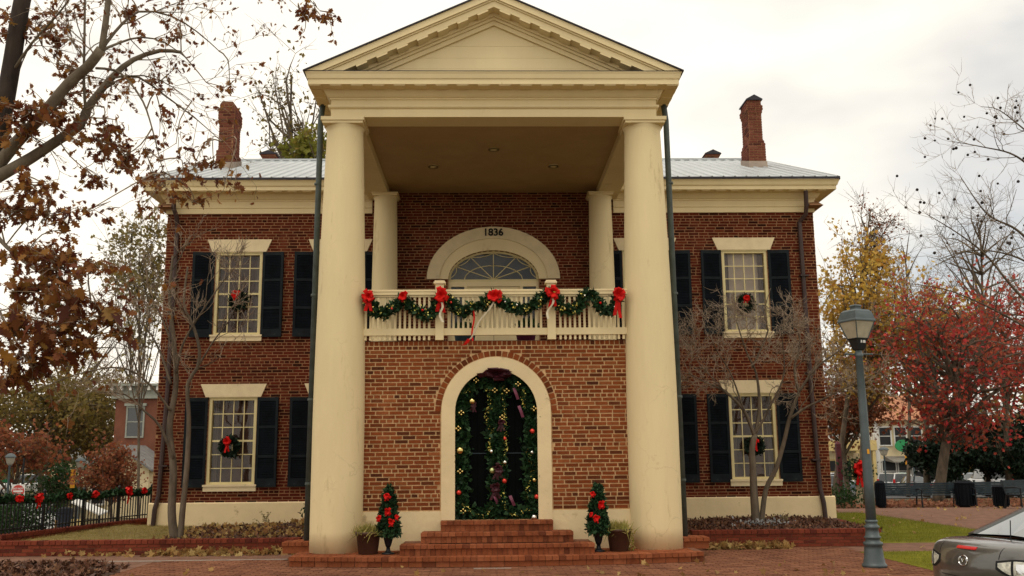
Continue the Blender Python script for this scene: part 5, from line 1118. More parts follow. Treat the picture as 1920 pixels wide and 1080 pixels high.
for p in pods: ball(mb, p, q.uniform(.030, .045))
tree_thing('sweetgum_tree', 'bare dark-twigged tree hung with small black seed balls', bs, polys, 'bark_grey', [('seed_balls', mb.mesh('seed_balls', False, True), 'leaf_pod')], twig_split=.012)
c, r = el(1840, 480, 110, 120, 42); clump_tree('bare_tree', 'far leafless tree behind the seed-ball tree', gp_(1850, 42), c, r, 40, 'pale', 0, .3, seed=45, cr_=1.4, tr=.2, bare=True)
c, r = el(1700, 520, 60, 110, 46); clump_tree('bare_tree', 'slender leafless tree behind the yellow and bronze trees', gp_(1700, 46), c, r, 20, 'pale', 0, .3, seed=46, cr_=1.2, tr=.15, bare=True)
# distant wooded rise closing the view on both sides
for k, (x0, x1, y0, h) in enumerate(((-150, -30, 115, 9), (40, 170, 125, 9))):
    q = np.random.default_rng(50+k); n = 26000; x = q.uniform(x0, x1, n); P = np.stack([x, y0+q.uniform(0, 14, n), -2+np.abs(q.normal(0, 1, n))*h*.45*(1+.4*np.sin(x*.11)+.3*np.sin(x*.31))], 1)
    o = obj('woodland', leaf_mesh('woodland', P, 1.1, 'diamond', k), 'leaf_olive'); tag(o, ('far' if k else 'hazy')+' brown-green woodland '+('beyond the car park' if k else 'beyond the red brick building'), 'woodland'); stuff(o)
# hedge behind the fence
t = thing('hedge', 'clipped dark green hedge behind the iron fence', 'hedge', (-9.6, 3.2, gz(-9.6, 3.2))); q = np.random.default_rng(61); n = 5200
P = q.uniform(-1, 1, (n, 3))*A([.55, 1.35, .36])+A([0, 0, .42]); P += q.normal(0, .03, P.shape); obj('foliage', leaf_mesh('foliage', P, .06, 'diamond', 3), 'leaf_green', t)
# ================================================================== STREET FURNITURE (right)
def bench(x, y, rz, L, label):
    t = thing('park_bench', label, 'bench', (x, y, gz(x, y)), rz, 'park benches')
    for k in range(5):
        z = .46+.08*k; m = MB(); m.box((-L/2, .17+.03*k, z), (L/2, .205+.03*k, z+.072)); m.build('back_slat', 'bench_paint', t)
    for k in range(5): m = MB(); m.box((-L/2, -.28+.09*k, .42), (L/2, -.205+.09*k, .44)); m.build('seat_slat', 'bench_paint', t)
    for s in ((-1, 0, 1) if L > 2.2 else (-1, 1)):
        x_ = s*(L/2-.06); m = MB(); m.tube([(x_, -.3, 0), (x_, -.27, .4), (x_, .2, .41), (x_, .33, .86)], .028, 6); m.tube([(x_, .30, 0), (x_, .2, .41)], .028, 6); m.tube([(x_, -.27, .4), (x_, -.30, .62), (x_, -.1, .65), (x_, .25, .62)], .022, 6); m.build('leg', 'black_iron', t)
p = at(1722, 948, 18.5); bench(p[0], 18.4, R_(-4), 2.75, 'long grey-green slatted bench in front of the maple trunk')
p = at(1868, 948, 17.9); bench(p[0], 17.7, R_(-4), 1.9, 'shorter slatted bench between the two large litter bins')
p = at(1928, 955, 14.0); bench(p[0], 13.8, R_(25), 1.8, 'dark slatted bench turned aside at the edge of the brick walk')
def bin_(u, y, w, h, label):
    p = at(u, 945, y); t = thing('litter_bin', label, 'bin', (p[0], y, gz(p[0], y)), 0, None)
    m = MB(); m.lathe([(w*.44, .04), (w*.46, .05), (w*.5, h*.86), (w*.52, h*.88)], (0, 0, 0), 18); m.build('body', 'can_paint', t)
    m = MB(); m.lathe([(w*.53, h*.88), (w*.54, h*.91), (w*.4, h*.97), (w*.2, h)], (0, 0, 0), 18); m.build('lid', 'can_paint', t)
    for k in range(18): a = k*math.pi/9; m = MB(); m.box((w*.47, -.02, .08), (w*.49+.02, .02, h*.86)); m.build('slat', 'can_paint', t, rot=(0, 0, a))
    m = MB(); m.lathe([(w*.3, 0), (w*.3, .06)], (0, 0, 0), 10); m.build('foot', 'black_iron', t)
bin_(1652, 18.3, .34, .95, 'slim dark litter bin at the far end of the long bench'); bin_(1811, 18.0, .64, .92, 'wide dark slatted litter bin between two benches'); bin_(1878, 14.6, .46, .72, 'small dark litter bin on a stem before the shorter bench')
def at_gz(u, y): p = at(u, 940, y); return (p[0], y, gz(p[0], y))
x, y, z = at_gz(1578, 22); t = thing('wooden_post', 'dark maroon square post by the courthouse corner', 'post', (x, y, z)); m = MB(); m.box((-.09, -.09, 0), (.09, .09, 2.35)); m.build('shaft', 'post_maroon', t); m = MB(); m.add([(-.11, -.11, 2.351), (.11, -.11, 2.351), (.11, .11, 2.351), (-.11, .11, 2.351), (0, 0, 2.5)], [(0, 1, 4), (1, 2, 4), (2, 3, 4), (3, 0, 4), (3, 2, 1, 0)]); m.build('cap', 'post_maroon', t)
x, y, z = at_gz(1612, 21); t = thing('wooden_post', 'pale wooden post with a red bow and evergreen spray', 'post', (x, y, z)); m = MB(); m.tube([(0, 0, 0), (.01, 0, 1.0), (-.01, 0, 2.0)], [.12, .11, .10], 10); m.build('shaft', 'post_wood', t)
obj('bow', bow_mesh('bow', 5, .6, 2, 1.4, 8), 'bow_red', t, (0, -.16, 1.45)); P = np.random.default_rng(2).normal(0, 1, (500, 3))*A([.28, .06, .22])+A([0, -.08, 1.35]); obj('evergreen_spray', leaf_mesh('evergreen_spray', P, .12, 'diamond', 1), 'leaf_needle', t)
t = thing('shrub', 'small green shrub at the courthouse corner by the maroon post', 'shrub', at_gz(1576, 19)); P = np.random.default_rng(2).normal(0, 1, (900, 3))*A([.45, .4, .28])+A([0, 0, .35]); obj('foliage', leaf_mesh('foliage', P, .11, 'diamond', 1), 'leaf_green', t)
# ================================================================== VEHICLES
def loft(m, secs):
    n = len(secs[0]); v = [p for s in secs for p in s]
    f = [(i*n+k, i*n+k+1, (i+1)*n+k+1, (i+1)*n+k) for i in range(len(secs)-1) for k in range(n-1)]
    f += [tuple(range(n-1, -1, -1)), tuple((len(secs)-1)*n+k for k in range(n))]; m.add(v, f)
KIND = dict(
 sedan=dict(x=[0, .04, .14, .45, .8, 1.3, 2.0, 3.0, 3.6, 4.2, 4.6, 4.78], zt=[.62, .92, 1.02, 1.055, 1.03, .99, .97, .96, .94, .86, .76, .6], w=[.60, .76, .83, .89, .91, .92, .92, .92, .91, .88, .78, .55], zb=[.40, .34, .28, .22, .2, .2, .2, .2, .2, .22, .26, .34], g=[(.72, 1.04, .70), (1.62, 1.41, .55), (2.3, 1.455, .56), (2.85, 1.42, .55), (3.75, .945, .68)], gw=.83, wh=(.92, 3.70), wr=.33, tl=(.70, .88)),
 suv=dict(x=[0, .04, .12, .4, .8, 1.4, 2.2, 3.0, 3.4, 4.0, 4.45, 4.6], zt=[.7, 1.0, 1.08, 1.1, 1.1, 1.09, 1.08, 1.07, 1.06, 1.0, .9, .7], w=[.7, .85, .9, .92, .93, .93, .93, .93, .92, .9, .82, .65], zb=[.45, .4, .35, .32, .3, .3, .3, .3, .3, .32, .36, .42], g=[(.10, 1.07, .78), (.35, 1.70, .66), (1.5, 1.78, .67), (2.5, 1.74, .65), (3.2, 1.06, .74)], gw=.86, wh=(.95, 3.6), wr=.37, tl=(.85, 1.3)),
 pickup=dict(x=[0, .03, .1, .5, 1.0, 1.9, 2.6, 3.4, 4.0, 4.8, 5.25, 5.4], zt=[.8, 1.1, 1.15, 1.15, 1.15, 1.15, 1.13, 1.12, 1.12, 1.08, 1.0, .75], w=[.8, .9, .93, .95, .95, .95, .95, .95, .95, .93, .88, .7], zb=[.5, .45, .42, .4, .4, .4, .4, .4, .4, .4, .44, .5], g=[(2.05, 1.12, .82), (2.2, 1.75, .68), (2.7, 1.82, .69), (3.2, 1.78, .67), (4.0, 1.12, .76)], gw=.88, wh=(1.0, 4.3), wr=.40, tl=(.8, 1.1)))
def car(name, label, loc, rz, kind, paint, group=None, detail=False):
    K = KIND[kind]; t = thing(name, label, 'car', loc, rz, group); m = MB(); secs = []
    for x, zt, w_, zb in zip(K['x'], K['zt'], K['w'], K['zb']):
        h = zt-zb; half = [(w_*.80, zb), (w_*.96, zb+.10*h), (w_*1.0, zb+.38*h), (w_*1.0, zb+.60*h), (w_*.975, zb+.80*h), (w_*.93, zb+.93*h), (w_*.82, zb+.985*h), (w_*.5, zt+.005), (0, zt+.012)]
        secs.append([(x+.30*(abs(yy)/.92)**2.4*(x < .5)*(1-x/.5), -yy, z) for yy, z in half]+[(x+.30*(abs(yy)/.92)**2.4*(x < .5)*(1-x/.5), yy, z) for yy, z in half[-2::-1]])
    loft(m, secs); body = m.build('body', paint, t, True)
    if detail: sub = body.modifiers.new('s', 'SUBSURF'); sub.levels = 2; sub.render_levels = 2
    rows = []
    for x, z, w_ in K['g']:
        base = z < 1.2; wb = K['gw'] if not base else w_+.03
        zb = np.interp(x, K['x'], K['zt'])-.02; rows.append([(x, -K['gw'] if not base else -w_-.06, zb), (x, -w_, z), (x, -w_+.09, z+.02), (x, 0, z+.045), (x, w_-.09, z+.02), (x, w_, z), (x, K['gw'] if not base else w_+.06, zb)])
    n = 7; V = [p for r in rows for p in r]; solid = []; glass = {'rear_window': [], 'windscreen': [], 'side_window': []}
    for i in range(len(rows)-1):
        for k in range(6):
            f = (i*n+k, i*n+k+1, (i+1)*n+k+1, (i+1)*n+k)
            if k in (2, 3) and i == 0: glass['rear_window'].append(f)
            elif k in (2, 3) and i == len(rows)-2: glass['windscreen'].append(f)
            elif k in (0, 5): glass['side_window'].append(f)
            else: solid.append(f)
    o = obj('roof', mesh('roof', V, solid, False), paint, t)
    if detail: sm_ = o.modifiers.new('t', 'SOLIDIFY'); sm_.thickness = .02
    def cut(fs): ids = sorted({i for f in fs for i in f}); return [V[i] for i in ids], [tuple(ids.index(i) for i in f) for f in fs]
    for nm, fs in glass.items(): obj(nm, mesh(nm, *cut(fs)), 'rear_glass' if detail and nm == 'rear_window' else 'car_glass', t)
    for x in K['wh']:
        for s in (-1, 1):
            m = MB(); m.lathe([(K['wr']*.6, -.10), (K['wr']*.96, -.105), (K['wr'], -.06), (K['wr'], .06), (K['wr']*.96, .105), (K['wr']*.6, .10)], (0, 0, 0), 18); wl = m.build('wheel', 'tyre', t, loc=(x, s*.80, K['wr']), rot=(R_(90), 0, 0))
            m = MB(); m.lathe([(.02, -.112), (K['wr']*.58, -.108), (K['wr']*.6, .108), (.02, .112)], (0, 0, 0), 12); m.build('rim', 'chrome', wl)
    if not detail:
        for s in (-1, 1):
            a, b_ = K['tl']; m = MB(); m.box((-.02, s*.72-.09, a), (.16, s*.72+.09, b_)); m.build('tail_light', 'tail_red', t); m = MB(); m.box((K['x'][-1]-.28, s*.66-.12, .68), (K['x'][-1]-.06, s*.66+.12, .82)); m.build('headlight', 'tail_clear', t)
        m = MB(); m.box((-.03, -.7, .42), (.1, .7, .55)); m.build('bumper', 'black_trim', t)
    return t
# grey saloon at the near edge of the plaza
ec = at(1797, 1053, -5.1); HD = R_(77)      # heading measured from +Y towards +X
rzc = math.pi/2-HD
sed = car('saloon_car', 'grey-bronze saloon car seen from behind with round tail emblem', (ec[0]+.02, ec[1], -.40), rzc, 'sedan', 'car_grey', None, True)
sx = sed
from mathutils.bvhtree import BVHTree
bo = [c for c in sed.children if c.name.startswith('body')][0]; dgq = bpy.context.evaluated_depsgraph_get(); bvh = BVHTree.FromObject(bo, dgq)
def skinx(y, z):
    h = bvh.ray_cast(Vector((-1, y, z)), Vector((1, 0, 0)))[0]; return h.x if h is not None else None
def patch(name, mat, y0, y1, z0, z1, off, parent, ny=10, nz=5, shape=None):
    V = []; ok = True
    for j in range(nz+1):
        for i in range(ny+1):
            y = y0+(y1-y0)*i/ny; za, zb = (z0, z1) if shape is None else shape(i/ny, z0, z1); z = za+(zb-za)*j/nz; x = skinx(y, z); V.append((x if x is not None else .45, y, z))
    n = ny+1; F = [(j*n+i, j*n+i+1, (j+1)*n+i+1, (j+1)*n+i) for j in range(nz) for i in range(ny)]
    if y1 < y0: F = [f[::-1] for f in F]
    V = [(x-off, y, z) for x, y, z in V]+[(x+.03, y, z) for x, y, z in V]; k = n*(nz+1)
    rim = [i for i in range(n)]+[j*n+ny for j in range(1, nz+1)]+[nz*n+i for i in range(ny-1, -1, -1)]+[j*n for j in range(nz-1, 0, -1)]
    F += [(rim[a], rim[(a+1) % len(rim)], rim[(a+1) % len(rim)]+k, rim[a]+k) for a in range(len(rim))]
    return obj(name, mesh(name, V, F, False), mat, parent)
for s in (-1, 1):
    tl = patch('tail_light', 'tail_clear', s*.47, s*.79, .73, .875, .012, sx, shape=lambda t, a, b: (a+.075*max(0, 1-t*2.2)**1.5, b-.03*max(0, 1-t*2)))
    patch('bezel', 'black_trim', s*.44, s*.815, .705, .895, .006, tl, shape=lambda t, a, b: (a+.075*max(0, 1-t*2.2)**1.5, b-.03*max(0, 1-t*2)))
    patch('lamp_divider', 'black_trim', s*.612, s*.632, .72, .885, .018, tl, 2); patch('reflector', 'chrome', s*.66, s*.74, .75, .85, .016, tl, 4); patch('red_lens', 'tail_red', s*.74, s*.80, .725, .765, .018, tl, 4, 2)
patch('brake_light', 'tail_red', -.15, .15, .955, .985, .012, sx, 8, 2); patch('boot_gap', 'black_trim', -.45, .45, .645, .652, .004, sx, 10, 1); patch('number_plate', 'sign_white', -.26, .26, .50, .62, .01, sx, 6, 2)
for s in (-1, 1): patch('boot_seam', 'black_trim', s*.465, s*.471, .88, 1.0, .004, sx, 1, 6)
m = MB(); th = np.linspace(0, 2*math.pi, 29); m.tube([(skinx(.068*math.cos(t), .83+.054*math.sin(t))-.006, .068*math.cos(t), .83+.054*math.sin(t)) for t in th], .006, 6); m.tube([(skinx(a, b)-.006, a, b) for a, b in ((-.064, .815), (-.045, .856), (-.02, .846), (0, .815), (.02, .846), (.045, .856), (.064, .815))], .006, 6); m.build('emblem', 'chrome', sx)
m = MB(); m.tube([(.70, 0, 1.05), (.72, .0, 1.25)], .006, 5); m.build('aerial', 'black_trim', sx)
def park(u, y, rz, kind, paint, label, name=None):
    x, y, z = at_gz(u, y); car(name or {'suv': 'parked_car', 'sedan': 'parked_car', 'pickup': 'pickup_truck'}[kind], label, (x, y, z), R_(rz), kind, paint, 'cars parked beyond the benches')
park(1612, 70, 195, 'pickup', 'car_white', 'white pickup truck parked behind the maroon post'); park(1622, 48, 170, 'sedan', 'car_blue', 'blue-grey saloon car behind the post with the red bow'); park(1666, 66, 65, 'suv', 'car_silver', 'silver car with red lights parked under the green shop sign')
park(1697, 64, 70, 'suv', 'car_white', 'white sport utility car parked under the orange banner'); park(1780, 44, 60, 'sedan', 'car_dark', 'dark car with lit red lamps behind the maple trunk'); park(1838, 47, 75, 'sedan', 'car_dark', 'black car between the evergreens and the wide litter bin'); park(1880, 44, 80, 'suv', 'car_silver', 'grey sport utility car behind the shorter bench'); park(1730, 58, 80, 'sedan', 'car_dark', 'dark saloon car parked beside the white sport utility car')
# ================================================================== BUILDINGS
def facade_win(parent, x, z, w_, h, y, frame, pane='bld_dark', arch=0., sill=True, hood=False):
    m = MB(); m.box((x-w_/2-.12, y-.10, z-.12), (x+w_/2+.12, y-.02, z)); m.box((x-w_/2-.12, y-.08, z), (x-w_/2, y-.02, z+h)); m.box((x+w_/2, y-.08, z), (x+w_/2+.12, y-.02, z+h)); m.box((x-w_/2-.12, y-.09, z+h), (x+w_/2+.12, y-.02, z+h+.15))
    if hood: m.box((x-w_/2-.25, y-.2, z+h+.151), (x+w_/2+.25, y-.02, z+h+.35))
    m.box((x-w_/2, y-.06, z+h*.49), (x+w_/2, y-.03, z+h*.53)); o = m.build('window', frame, parent)
    m = MB(); m.box((x-w_/2, y-.029, z), (x+w_/2, y-.015, z+h)); m.build('pane', pane, o)
# red brick building beyond the street, left
yb = 58.; p0 = at(208, 900, yb); zg = -2.2; rb_ = thing('brick_building', 'red brick building with bracketed grey cornice across the street', 'building', (p0[0], yb, zg))
HB = at(208, 748, yb)[2]-zg; m = MB(); m.box((0, 0, 0), (16, 12, HB)); m.build('wall', 'bld_brick_pale', rb_)
m = MB(); m.box((-.25, -.3, HB), (16.2, 12.2, HB+.25)); m.box((-.15, -.15, HB+.25), (16.1, 12.1, HB+.95)); m.box((-.6, -.65, HB+.95), (16.5, 12.5, HB+1.12)); cn = m.build('cornice', 'bld_trim', rb_)
for k in range(24): m = MB(); m.box((-.3+.7*k, -.55, HB+.62), (-.08+.7*k, -.152, HB+.945)); m.build('bracket', 'bld_white', cn)
sc = (yb-CAM[1])/FPX
for u, v0, v1, wd in ((252, 818, 765, 28), (255, 905, 862, 30), (330, 818, 765, 28)):
    a, b_ = at(u, v0, yb), at(u, v1, yb); facade_win(rb_, a[0]-p0[0], a[2]-zg, wd*sc, b_[2]-a[2], 0, 'bld_trim', 'car_glass' if v0 < 850 else 'bld_dark', hood=True)
# white gabled shed and cream house
x0 = at(158, 900, 52); hs = thing('white_shed', 'small white gabled building beside the small dark red maple', 'building', (x0[0], 52, -2.2)); m = MB(); s_ = (52-CAM[1])/FPX
w_ = 58*s_; h1 = at(158, 880, 52)[2]+2.2; h2 = at(210, 838, 52)[2]+2.2; m.prism([(0, 0), (w_*2, 0), (w_*2, h1), (w_, h2), (0, h1)], 0, 5); m.build('wall', 'bld_cream', hs)
m = MB()
for a, b_ in (((-.3, h1-.2), (w_, h2+.02)), ((w_*2+.3, h1-.2), (w_, h2+.02))): m.prism([a, b_, (b_[0], b_[1]+.15), (a[0], a[1]+.15)][::1 if a[0] < 0 else -1], -.3, 5.3)
m.build('roof', 'roof_grey', hs); facade_win(hs, w_*.45, h1*.3, .8, 1.1, 0, 'bld_white')
x0 = at(25, 900, 88); hh = thing('cream_house', 'distant cream gabled house behind the round traffic sign', 'building', (x0[0], 88, -1.0)); m = MB(); m.prism([(0, 0), (7, 0), (7, 2.4), (3.5, 4.4), (0, 2.4)], 0, 8); m.build('wall', 'bld_cream', hh)
m = MB()
for a, b_ in (((-.4, 2.2), (3.5, 4.42)), ((7.4, 2.2), (3.5, 4.42))): m.prism([a, b_, (b_[0], b_[1]+.2), (a[0], a[1]+.2)][::1 if a[0] < 0 else -1], -.4, 8.4)
m.build('roof', 'roof_grey', hh); facade_win(hh, 1.8, .8, 1, 1.3, 0, 'bld_white'); facade_win(hh, 5, .8, 1, 1.3, 0, 'bld_white')
# cream shop row, right
yb = 80.; p0 = at(1548, 900, yb); zg = -1.75; sh = thing('cream_shop', 'yellow-cream two-storey shop with balcony seen behind the maroon post', 'building', (p0[0], yb, zg)); s_ = (yb-CAM[1])/FPX
def lz(v, u=1600): return at(u, v, yb)[2]-zg
def lx(u): return at(u, 880, yb)[0]-p0[0]
Wd = lx(1632); m = MB(); m.box((0, 0, 0), (Wd, 10, lz(775))); m.build('wall', 'bld_cream', sh)
m = MB(); m.box((-.1, -1.8, lz(832)), (Wd+.1, -.001, lz(828)+.1)); m.box((-.1, -1.85, lz(845)), (Wd+.1, -1.6, lz(832)-.002)); m.build('balcony', 'bld_yellow', sh)
m = MB(); m.box((0, -1.8, lz(815)), (Wd, -1.7, lz(815)+.1)); rl = m.build('balcony_rail', 'bld_white', sh)
for k in range(26): m = MB(); m.box((Wd*k/25-.04, -1.79, lz(828)+.1), (Wd*k/25+.04, -1.71, lz(815))); m.build('baluster', 'bld_white', rl)
for u in (1560, 1598, 1628): m = MB(); m.box((lx(u)-.15, -1.8, 0), (lx(u)+.15, -1.5, lz(846))); m.build('post', 'bld_yellow', sh)
for u in (1570, 1585, 1612): facade_win(sh, lx(u), .6, 1.5, lz(858)-.6-.3, 0, 'bld_yellow')
for u in (1568, 1590, 1612): facade_win(sh, lx(u), lz(820), 1.0, 1.5, 0, 'bld_white')
m = MB(); m.prism_x([(-.6, lz(775)), (10, lz(775)), (4.5, lz(735))], -.4, Wd+.4); m.build('roof', 'roof_terra', sh)
p1 = at(1634, 900, yb); s2 = thing('cream_shop', 'pale cream shop with terracotta roof, grey awning and green sign', 'building', (p1[0], yb-1, zg)); W2 = lx(1765)-lx(1634)
m = MB(); m.box((0, 0, 0), (W2, 10, lz(788))); m.build('wall', 'bld_cream', s2)
m = MB(); m.prism_x([(-.8, lz(788)-.1), (10, lz(788)-.1), (5, lz(738))], -.5, W2+.5); m.build('roof', 'roof_terra', s2)
m = MB(); m.prism_x([(-2.2, lz(868)), (-2.2, lz(866)), (0, lz(856)), (0, lz(864))], W2*.15, W2*.95); m.build('awning', 'awning', s2)
m = MB(); m.lathe([(.05, -.06), (.75, -.05), (.75, .05), (.05, .06)], (0, 0, 0), 20); m.build('shop_sign', 'sign_green', s2, loc=(lx(1684)-lx(1634), -.9, lz(837)), rot=(R_(90), 0, 0), scale=(1.15, .8, 1))
for k in range(4): facade_win(s2, W2*(.22+.2*k), .7, 1.5, 2.1, 0, 'bld_white'); facade_win(s2, W2*(.18+.22*k), lz(835), 1.1, 1.7, 0, 'bld_white')
m = MB(); m.box((W2*.02, -.25, 0), (W2*.08, -.001, lz(790))); m.build('pilaster', 'bld_white', s2)
# ================================================================== STREET FURNITURE (left) AND BANNER LAMPS
def street_lamp(u, vt, vb, y, label, banner=None, paint='lamp_paint'):
    a = at(u, vb, y); b_ = at(u, vt, y); z0 = gz(a[0], y); H = b_[2]-z0; t = thing('street_lamp', label, 'street lamp', (a[0], y, z0), 0, 'lamps along the streets')
    lathe_obj('pole', [(.16, 0), (.14, .3), (.08, .5), (.06, H-.75), (.08, H-.7)], paint, t, 10); m = MB(); sq(m, [(.10, H-.70), (.17, H-.60), (.26, H-.25)], .5); m.build('lantern', 'lantern_inside', t)
    m = MB(); sq(m, [(.30, H-.249), (.30, H-.2), (.18, H-.05), (.05, H)], .5); m.build('roof', paint, t)
    if banner:
        bu0, bu1, bv0, bv1 = banner; p, q_ = at(bu0, bv1, y), at(bu1, bv0, y); m = MB(); m.box((p[0]-a[0], -.015, p[2]-z0), (q_[0]-a[0], .015, q_[2]-z0)); bn = m.build('banner', 'banner', t)
        m = MB(); m.tube([(p[0]-a[0], 0, q_[2]-z0+.02), (0, 0, q_[2]-z0+.02)], .015, 5); m.build('bracket', paint, bn); m = MB()
        for k in range(3): m.box((p[0]-a[0]+.06, -.02, p[2]-z0+.2+.22*k), (q_[0]-a[0]-.08, -.0155, p[2]-z0+.27+.22*k)); 
        m.build('print', 'sign_red', bn)
    return t
street_lamp(145, 858, 950, 46, 'street lamp with orange banner beyond the iron fence', (131, 142, 880, 915)); street_lamp(12, 850, 950, 42, 'plain street lamp at the street corner near the round sign', None, 'lamp_paint')
street_lamp(1662, 838, 910, 62, 'thin street lamp standing by the silver parked car'); street_lamp(1716, 842, 910, 60, 'street lamp with orange banner outside the cream shop', (1698, 1709, 848, 871))
x, y, z = at_gz(38, 40); zc_ = at(33, 921, 40)[2]; t = thing('traffic_sign', 'square white DO NOT ENTER sign with red disc on a dark pole', 'sign', (x, y, z)); m = MB(); m.tube([(0, .06, 0), (0, .06, at(38, 858, 40)[2]-z)], .05, 8); m.build('pole', 'black_iron', t)
dx = at(34, 921, 40)[0]-x; m = MB(); m.box((dx-.38, -.012, zc_-z-.38), (dx+.38, .008, zc_-z+.38)); pl = m.build('plate', 'sign_white', t); m = MB(); m.lathe([(.01, -.004), (.35, -.004), (.35, .004), (.01, .004)], (0, 0, 0), 28); m.build('disc', 'sign_red', pl, loc=(dx, -.018, zc_-z), rot=(R_(90), 0, 0))
m = MB(); m.box((dx-.27, -.0275, zc_-z-.045), (dx+.27, -.0235, zc_-z+.045)); m.build('bar', 'sign_white', pl)
text_mesh('lettering', 'DO NOT', .14, .002, 'ink_white', pl, (dx, -.026, zc_-z+.14), (R_(90), 0, 0)); text_mesh('lettering', 'ENTER', .14, .002, 'ink_white', pl, (dx, -.026, zc_-z-.14), (R_(90), 0, 0))
x, y, z = at_gz(8, 44); zc_ = at(5, 902, 44)[2]; t = thing('street_sign', 'green street name blade on a grey pole at the corner', 'sign', (x, y, z)); m = MB(); m.tube([(0, 0, 0), (0, 0, zc_-z+.2)], .04, 8); m.build('pole', 'bld_trim', t); m = MB(); m.box((-.55, -.03, zc_-z-.08), (.35, -.045, zc_-z+.1)); m.build('blade', 'sign_green', t)
x, y, z = at_gz(122, 34); t = thing('litter_bin', 'dark navy litter bin behind the iron fence', 'bin', (x, y, z)); m = MB(); m.lathe([(.36, 0), (.40, 1.15), (.44, 1.18), (.44, 1.24)], (0, 0, 0), 16); m.build('body', 'jacket', t); m = MB(); m.lathe([(.45, 1.241), (.35, 1.38), (.12, 1.45)], (0, 0, 0), 16); m.build('lid', 'can_paint', t)
x, y, z = at_gz(166, 26); t = thing('sloping_board', 'white sloping board on short posts behind the iron fence', 'board', (x, y, z)); zb = at(166, 955, 26)[2]-z
m = MB(); m.add([(-.62, -.25, zb+.34), (.62, -.25, zb-.2), (.75, .25, zb-.08), (-.55, .25, zb+.45), (-.62, -.25, zb+.28), (.62, -.25, zb-.26), (.75, .25, zb-.14), (-.55, .25, zb+.39)], [(0, 1, 2, 3), (7, 6, 5, 4), (0, 4, 5, 1), (1, 5, 6, 2), (2, 6, 7, 3), (3, 7, 4, 0)]); m.build('top', 'bld_white', t)
for px_, hz in ((-.5, zb+.26), (.5, zb-.16)): m = MB(); m.box((px_-.04, -.04, 0), (px_+.04, .04, hz)); m.build('post', 'black_iron', t)
for k, (u, w_, h, mt, lb) in enumerate(((75, 1.5, .85, 'car_white', 'white barrier board with orange base behind the fence'), (88, 1.1, .55, 'banner', 'orange plastic barrier behind the fence'), (130, 1.6, .6, 'bld_yellow', 'yellow low barrier behind the iron fence near the bin'))):
    x, y, z = at_gz(u, 30+k*2); t = thing('barrier', lb, 'barrier', (x, y, z)); m = MB(); m.box((-w_/2, -.03, .25), (w_/2, .03, h+.25)); m.build('panel', mt, t)
    for s in (-1, 1): m = MB(); m.box((s*w_*.4-.05, -.25, 0), (s*w_*.4+.05, .25, .26)); m.build('foot', 'banner', t)
x, y, z = at_gz(52, 74); car('parked_car', 'white sport utility car beyond the round traffic sign', (x+2, y, z+1.0), R_(190), 'suv', 'car_white', 'cars across the street'); m = MB(); m.box((-3.5, -2, -1.2), (4, 2, 1.0)); o = m.build('bank', 'ground_far', None, loc=(x, y, z)); struct(o)
x, y, z = at_gz(20, 52); car('parked_car', 'pale green-grey car passing behind the hedge and fence', (x+3, y, z), R_(185), 'sedan', 'car_silver', 'cars across the street')
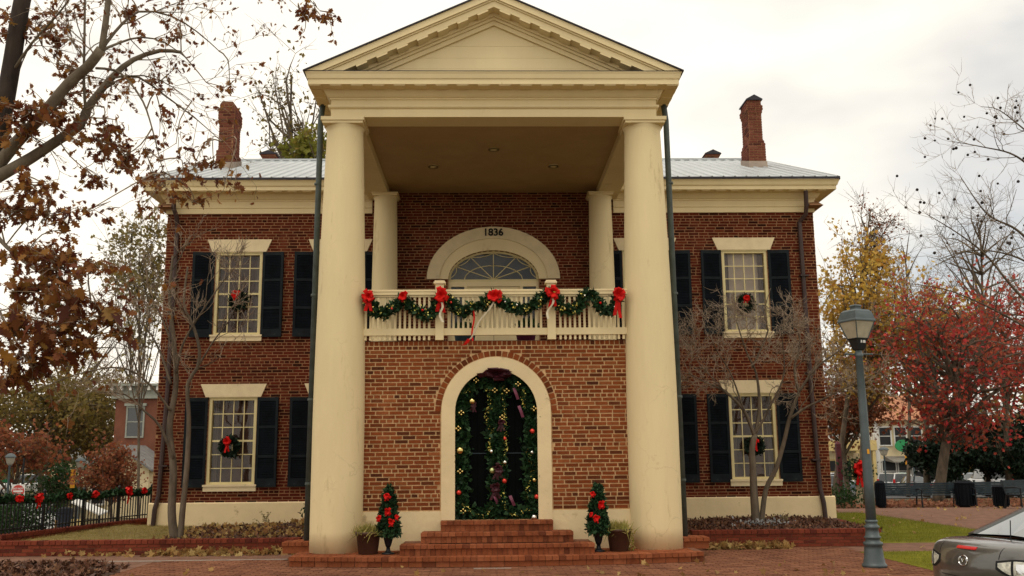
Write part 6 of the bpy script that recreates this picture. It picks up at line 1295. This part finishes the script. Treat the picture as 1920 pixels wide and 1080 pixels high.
# person in jeans behind the fence, leaning forward
def person(x, y, z, rz, label):
    t = thing('person', label, 'person', (x, y, z), rz)
    J = dict(pel=((0, 0, .92), .145), wst=((0, -.03, 1.08), .13), chs=((0, -.12, 1.30), .155), nck=((0, -.18, 1.46), .06), shl=((-.19, -.13, 1.38), .07), shr=((.19, -.13, 1.38), .07), ell=((-.26, -.2, 1.12), .05), elr=((.27, -.22, 1.12), .05), wrl=((-.22, -.42, 1.05), .035), wrr=((.22, -.44, 1.08), .035),
             hpl=((-.10, 0, .88), .10), hpr=((.10, 0, .88), .10), knl=((-.11, -.06, .48), .07), knr=((.12, .03, .48), .07), anl=((-.11, .0, .08), .05), anr=((.12, .12, .08), .05), tol=((-.12, -.18, .03), .04), tor=((.13, -.06, .03), .04))
    Ed = [('pel', 'wst'), ('wst', 'chs'), ('chs', 'nck'), ('chs', 'shl'), ('chs', 'shr'), ('shl', 'ell'), ('shr', 'elr'), ('ell', 'wrl'), ('elr', 'wrr'), ('pel', 'hpl'), ('pel', 'hpr'), ('hpl', 'knl'), ('hpr', 'knr'), ('knl', 'anl'), ('knr', 'anr'), ('anl', 'tol'), ('anr', 'tor')]
    ks = list(J); me = bpy.data.meshes.new('body'); me.from_pydata([J[k][0] for k in ks], [(ks.index(a), ks.index(b)) for a, b in Ed], [])
    o = bpy.data.objects.new('body', me); link(o); md = o.modifiers.new('skin', 'SKIN'); sv = me.skin_vertices[0].data
    for i, k in enumerate(ks): sv[i].radius = (J[k][1], J[k][1]*.85)
    sv[0].use_root = True; o.modifiers.new('sub', 'SUBSURF').levels = 2; o.modifiers['sub'].render_levels = 2
    dg_ = bpy.context.evaluated_depsgraph_get(); me2 = bpy.data.meshes.new_from_object(o.evaluated_get(dg_)); COL.objects.unlink(o); bpy.data.objects.remove(o)
    me2.materials.clear(); me2.materials.append(MT['jacket']); me2.materials.append(MT['jeans']); 
    for pl_ in me2.polygons: pl_.material_index = 1 if pl_.center[2] < .93 else 0; pl_.use_smooth = True
    obj('body', me2, None, t)
    m = MB(); m.lathe([(.02, 1.44), (.065, 1.47), (.085, 1.53), (.092, 1.60), (.085, 1.66), (.05, 1.70), (.005, 1.715)], (0, -.21, 0), 14); hd = m.build('head', 'skin', t, True)
    m = MB(); m.add([(-.014, -.295, 1.565), (.014, -.295, 1.565), (0, -.325, 1.57), (0, -.297, 1.61)], [(0, 1, 2), (1, 3, 2), (3, 0, 2)]); m.build('nose', 'skin', hd)
    m = MB(); m.lathe([(.09, 1.585), (.101, 1.62), (.092, 1.68), (.055, 1.72), (.005, 1.73)], (0, -.20, 0), 14); m.build('hair', 'hair', t, True)
    for s in (-1, 1):
        hx, hy, hz = s*.22, -.43, 1.06; m = MB(); m.lathe([(.01, -.05), (.038, -.03), (.04, .01), (.03, .04)], (0, 0, 0), 8); h = m.build('hand', 'skin', t, True, loc=(hx, hy-.04, hz), rot=(R_(90), 0, 0))
        for k in range(5): m = MB(); a = (k-2)*.018; m.tube([(a, -.0, -.04), (a*1.15, -.012, -.075), (a*1.1, -.03, -.095+abs(k-2)*.006)], .008, 5); m.build('finger', 'skin', h)
x, y, z = at_gz(100, 36); person(x, y, z, R_(-60), 'person in dark jacket and blue jeans leaning forward behind the fence')
